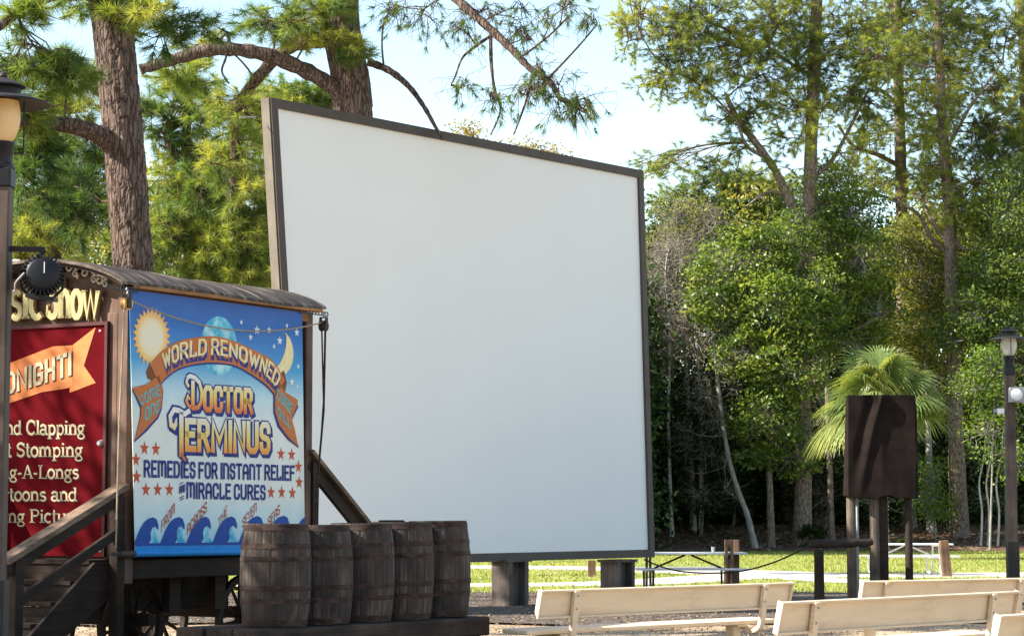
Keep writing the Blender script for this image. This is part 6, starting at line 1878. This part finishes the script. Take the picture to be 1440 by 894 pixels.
# ================================================================ POSTS, LOG RAIL, ROPES
def post(name, label, px, ytop, D, w, mat, cat_='post', hole=False, lean=0.0, group='brown wooden posts on the lawn', round_=False, zbase=-0.05, d=None):
    c = P(px, ytop, D)
    s = thing(name, label, cat_, (c.x, c.y, 0), 0, group)
    mb = MB(); H = c.z
    if round_: mb.lathe([(w / 2 * 1.05, -0.05), (w / 2, H - 0.02), (w / 2 * 0.9, H)], 20)
    elif hole:
        for sx in (-1, 1): mb.box((sx * w * 0.33, 0, H / 2 - 0.06), (w * 0.34, d or w, H - 0.02), bevel=0.006)
        mb.box((0, 0, H - 0.04), (w, (d or w) * 0.98, 0.12), bevel=0.012); mb.box((0, 0, (H - 0.35) / 2), (w * 0.4, (d or w) * 0.8, H - 0.35))
    else: mb.box((0, 0, H / 2), (w, d or w, H + 0.1), bevel=0.012)
    o = mb.build('shaft', M[mat], s)
    s.rotation_euler = (0, lean, 0)
    return s
post('timber_post', 'brown post seen under the screen between its two legs', 832, 790, 58, 0.2, 'post_brown')
post('timber_post', 'pale brown notched post at the end of the grey picnic table', 1025, 760, 46.2, 0.17, 'post_brown', hole=True)
post('timber_post', 'dark brown post beside the notched one by the grey picnic table', 1035, 762, 46.6, 0.12, 'post_brown')
post('timber_post', 'orange brown leaning post at the end of the white picnic table', 1331, 762, 58.5, 0.22, 'post_brown', lean=R(-5))
DS = 38.0
post('round_post', 'left weathered round post carrying the covered board', 1196.5, 690, DS, 0.155, 'post_weathered', round_=True, group='posts under the covered board')
post('round_post', 'thick pale round post under the middle of the covered board', 1229, 694, DS + 0.04, 0.17, 'post_weathered', round_=True, group='posts under the covered board')
post('square_post', 'dark square post touching the thick middle post under the covered board', 1241, 690, DS + 0.1, 0.15, 'brown_dark', group='posts under the covered board')
post('round_post', 'right thin dark post carrying the covered board', 1277, 690, DS, 0.125, 'brown_dark', round_=True, group='posts under the covered board')
post('steel_conduit', 'thin shiny grey pipe beside the left post under the covered board', 1205, 690, DS + 0.15, 0.045, 'grey_steel', 'pipe', round_=True, group='posts under the covered board')
# covered board: a box shape draped in brown cloth
def Lc(px, py): return P(px, py, DS - 0.3)
c = P(1240, 700, DS)
cov = thing('covered_board', 'tall board wholly draped in dark brown cloth on posts', 'covered sign', (c.x, DS, 0))
NX, NZ = 46, 60
x0 = (1193 - 1240) / FPX * DS; x1 = (1287.5 - 1240) / FPX * DS
zt = P(0, 556, DS).z; zb = P(0, 699, DS).z
vs, fs = [], []
dep = 0.30
# go round the box: perimeter parameter
per_pts = []
def wrap(u):
    """u in 0..1 round the rectangle, rounded corners"""
    W_, D_ = x1 - x0, dep
    tot = 2 * (W_ + D_); s = (u % 1.0) * tot
    if s < W_: return x0 + s, -D_ / 2, 0, -1, s / W_
    s -= W_
    if s < D_: return x1, -D_ / 2 + s, 1, 0, 2
    s -= D_
    if s < W_: return x1 - s, D_ / 2, 0, 1, 3
    s -= W_
    return x0, D_ / 2 - s, -1, 0, 4
NU = 120
for j in range(NZ + 1):
    v = j / NZ
    for i in range(NU):
        x, y, nx_, ny_, f = wrap(i / NU)
        z = zb + (zt - zb) * v
        flare = (1 - v) * 0.035
        w1 = 0.010 * math.sin(x * 9 + v * 4) * (1 - v) + 0.004 * math.sin(x * 17 + 7 * v)
        fold = 0.0
        if ny_ < 0:
            xc = x0 + (x1 - x0) * (0.50 - 0.34 * (1 - v) ** 0.8)        # a slanting fold from the top middle to the lower left
            fold = 0.085 * math.exp(-((x - xc) / 0.07) ** 2) * v ** 0.8 - 0.06 * math.exp(-((x - xc + 0.13) / 0.08) ** 2) * v
            fold += 0.03 * math.exp(-((x - x0 - (0.5 - 0.04 * v) * (x1 - x0)) / 0.05) ** 2) * v
        off_ = flare + w1 + fold
        z2 = z + (0.02 * math.sin(x * 9 + 1) + 0.015 * math.sin(x * 21)) * (1 - v)
        vs.append(Vector((x + nx_ * off_ - 0.05 * (1 - v) * (1 if x < 0 else 0) * 0.5, y + ny_ * off_, z2)))
for j in range(NZ):
    for i in range(NU):
        a = j * NU + i; b_ = j * NU + (i + 1) % NU
        fs.append((a, b_, b_ + NU, a + NU))
top = len(vs)
vs.append(Vector(((x0 + x1) / 2, 0, zt + 0.012)))
for i in range(NU): fs.append((NZ * NU + i, NZ * NU + (i + 1) % NU, top))
mb = MB(); mb.add(vs, fs, True); mb.build('cloth', M['cloth_brown'], cov, smooth_angle=60)
mb = MB(); mb.box(((x0 + x1) / 2, 0, (zt + zb) / 2 - 0.01), (x1 - x0 - 0.12, dep - 0.14, zt - zb - 0.08)); mb.build('board', M['brown_dark'], cov)
# log rail
a = P(1139, 765, DS - 0.5); b_ = P(1226, 762, DS - 0.2)
lr = thing('log_rail', 'dark horizontal log rail on a short post left of the covered board', 'rail', (a.x, a.y, 0))
mb = MB(); pts = [a.lerp(b_, i / 8) + Vector((0, 0, random.uniform(-0.012, 0.012))) for i in range(9)]
mb.tube(pts, [0.068 + random.uniform(-0.008, 0.008) for _ in pts], 14); mb.build('log', M['log_wood'], lr, world=True)
q = P(1151.5, 772, DS - 0.5)
mb = MB(); mb.tube([(q.x, q.y, -0.05), (q.x, q.y, q.z)], [0.085, 0.078], 14); mb.build('upright', M['log_wood'], lr, world=True)
rr0 = P(1139, 766, DS - 0.5); rr1 = RPL(893, 778, p0, nS)
rope_thing(sag(rr0, P(1040, 803, DS + 1.5), 0.06, 10) + sag(P(1040, 803, DS + 1.5), P(958, 803, DS + 3.0), 0.03, 6)[1:] + sag(P(958, 803, DS + 3.0), P(906, 786, DS + 3.8), 0.03, 6)[1:], 0.014, 'iron', 'dark rope drooping from the log rail to the screen leg', 'barrier_rope')
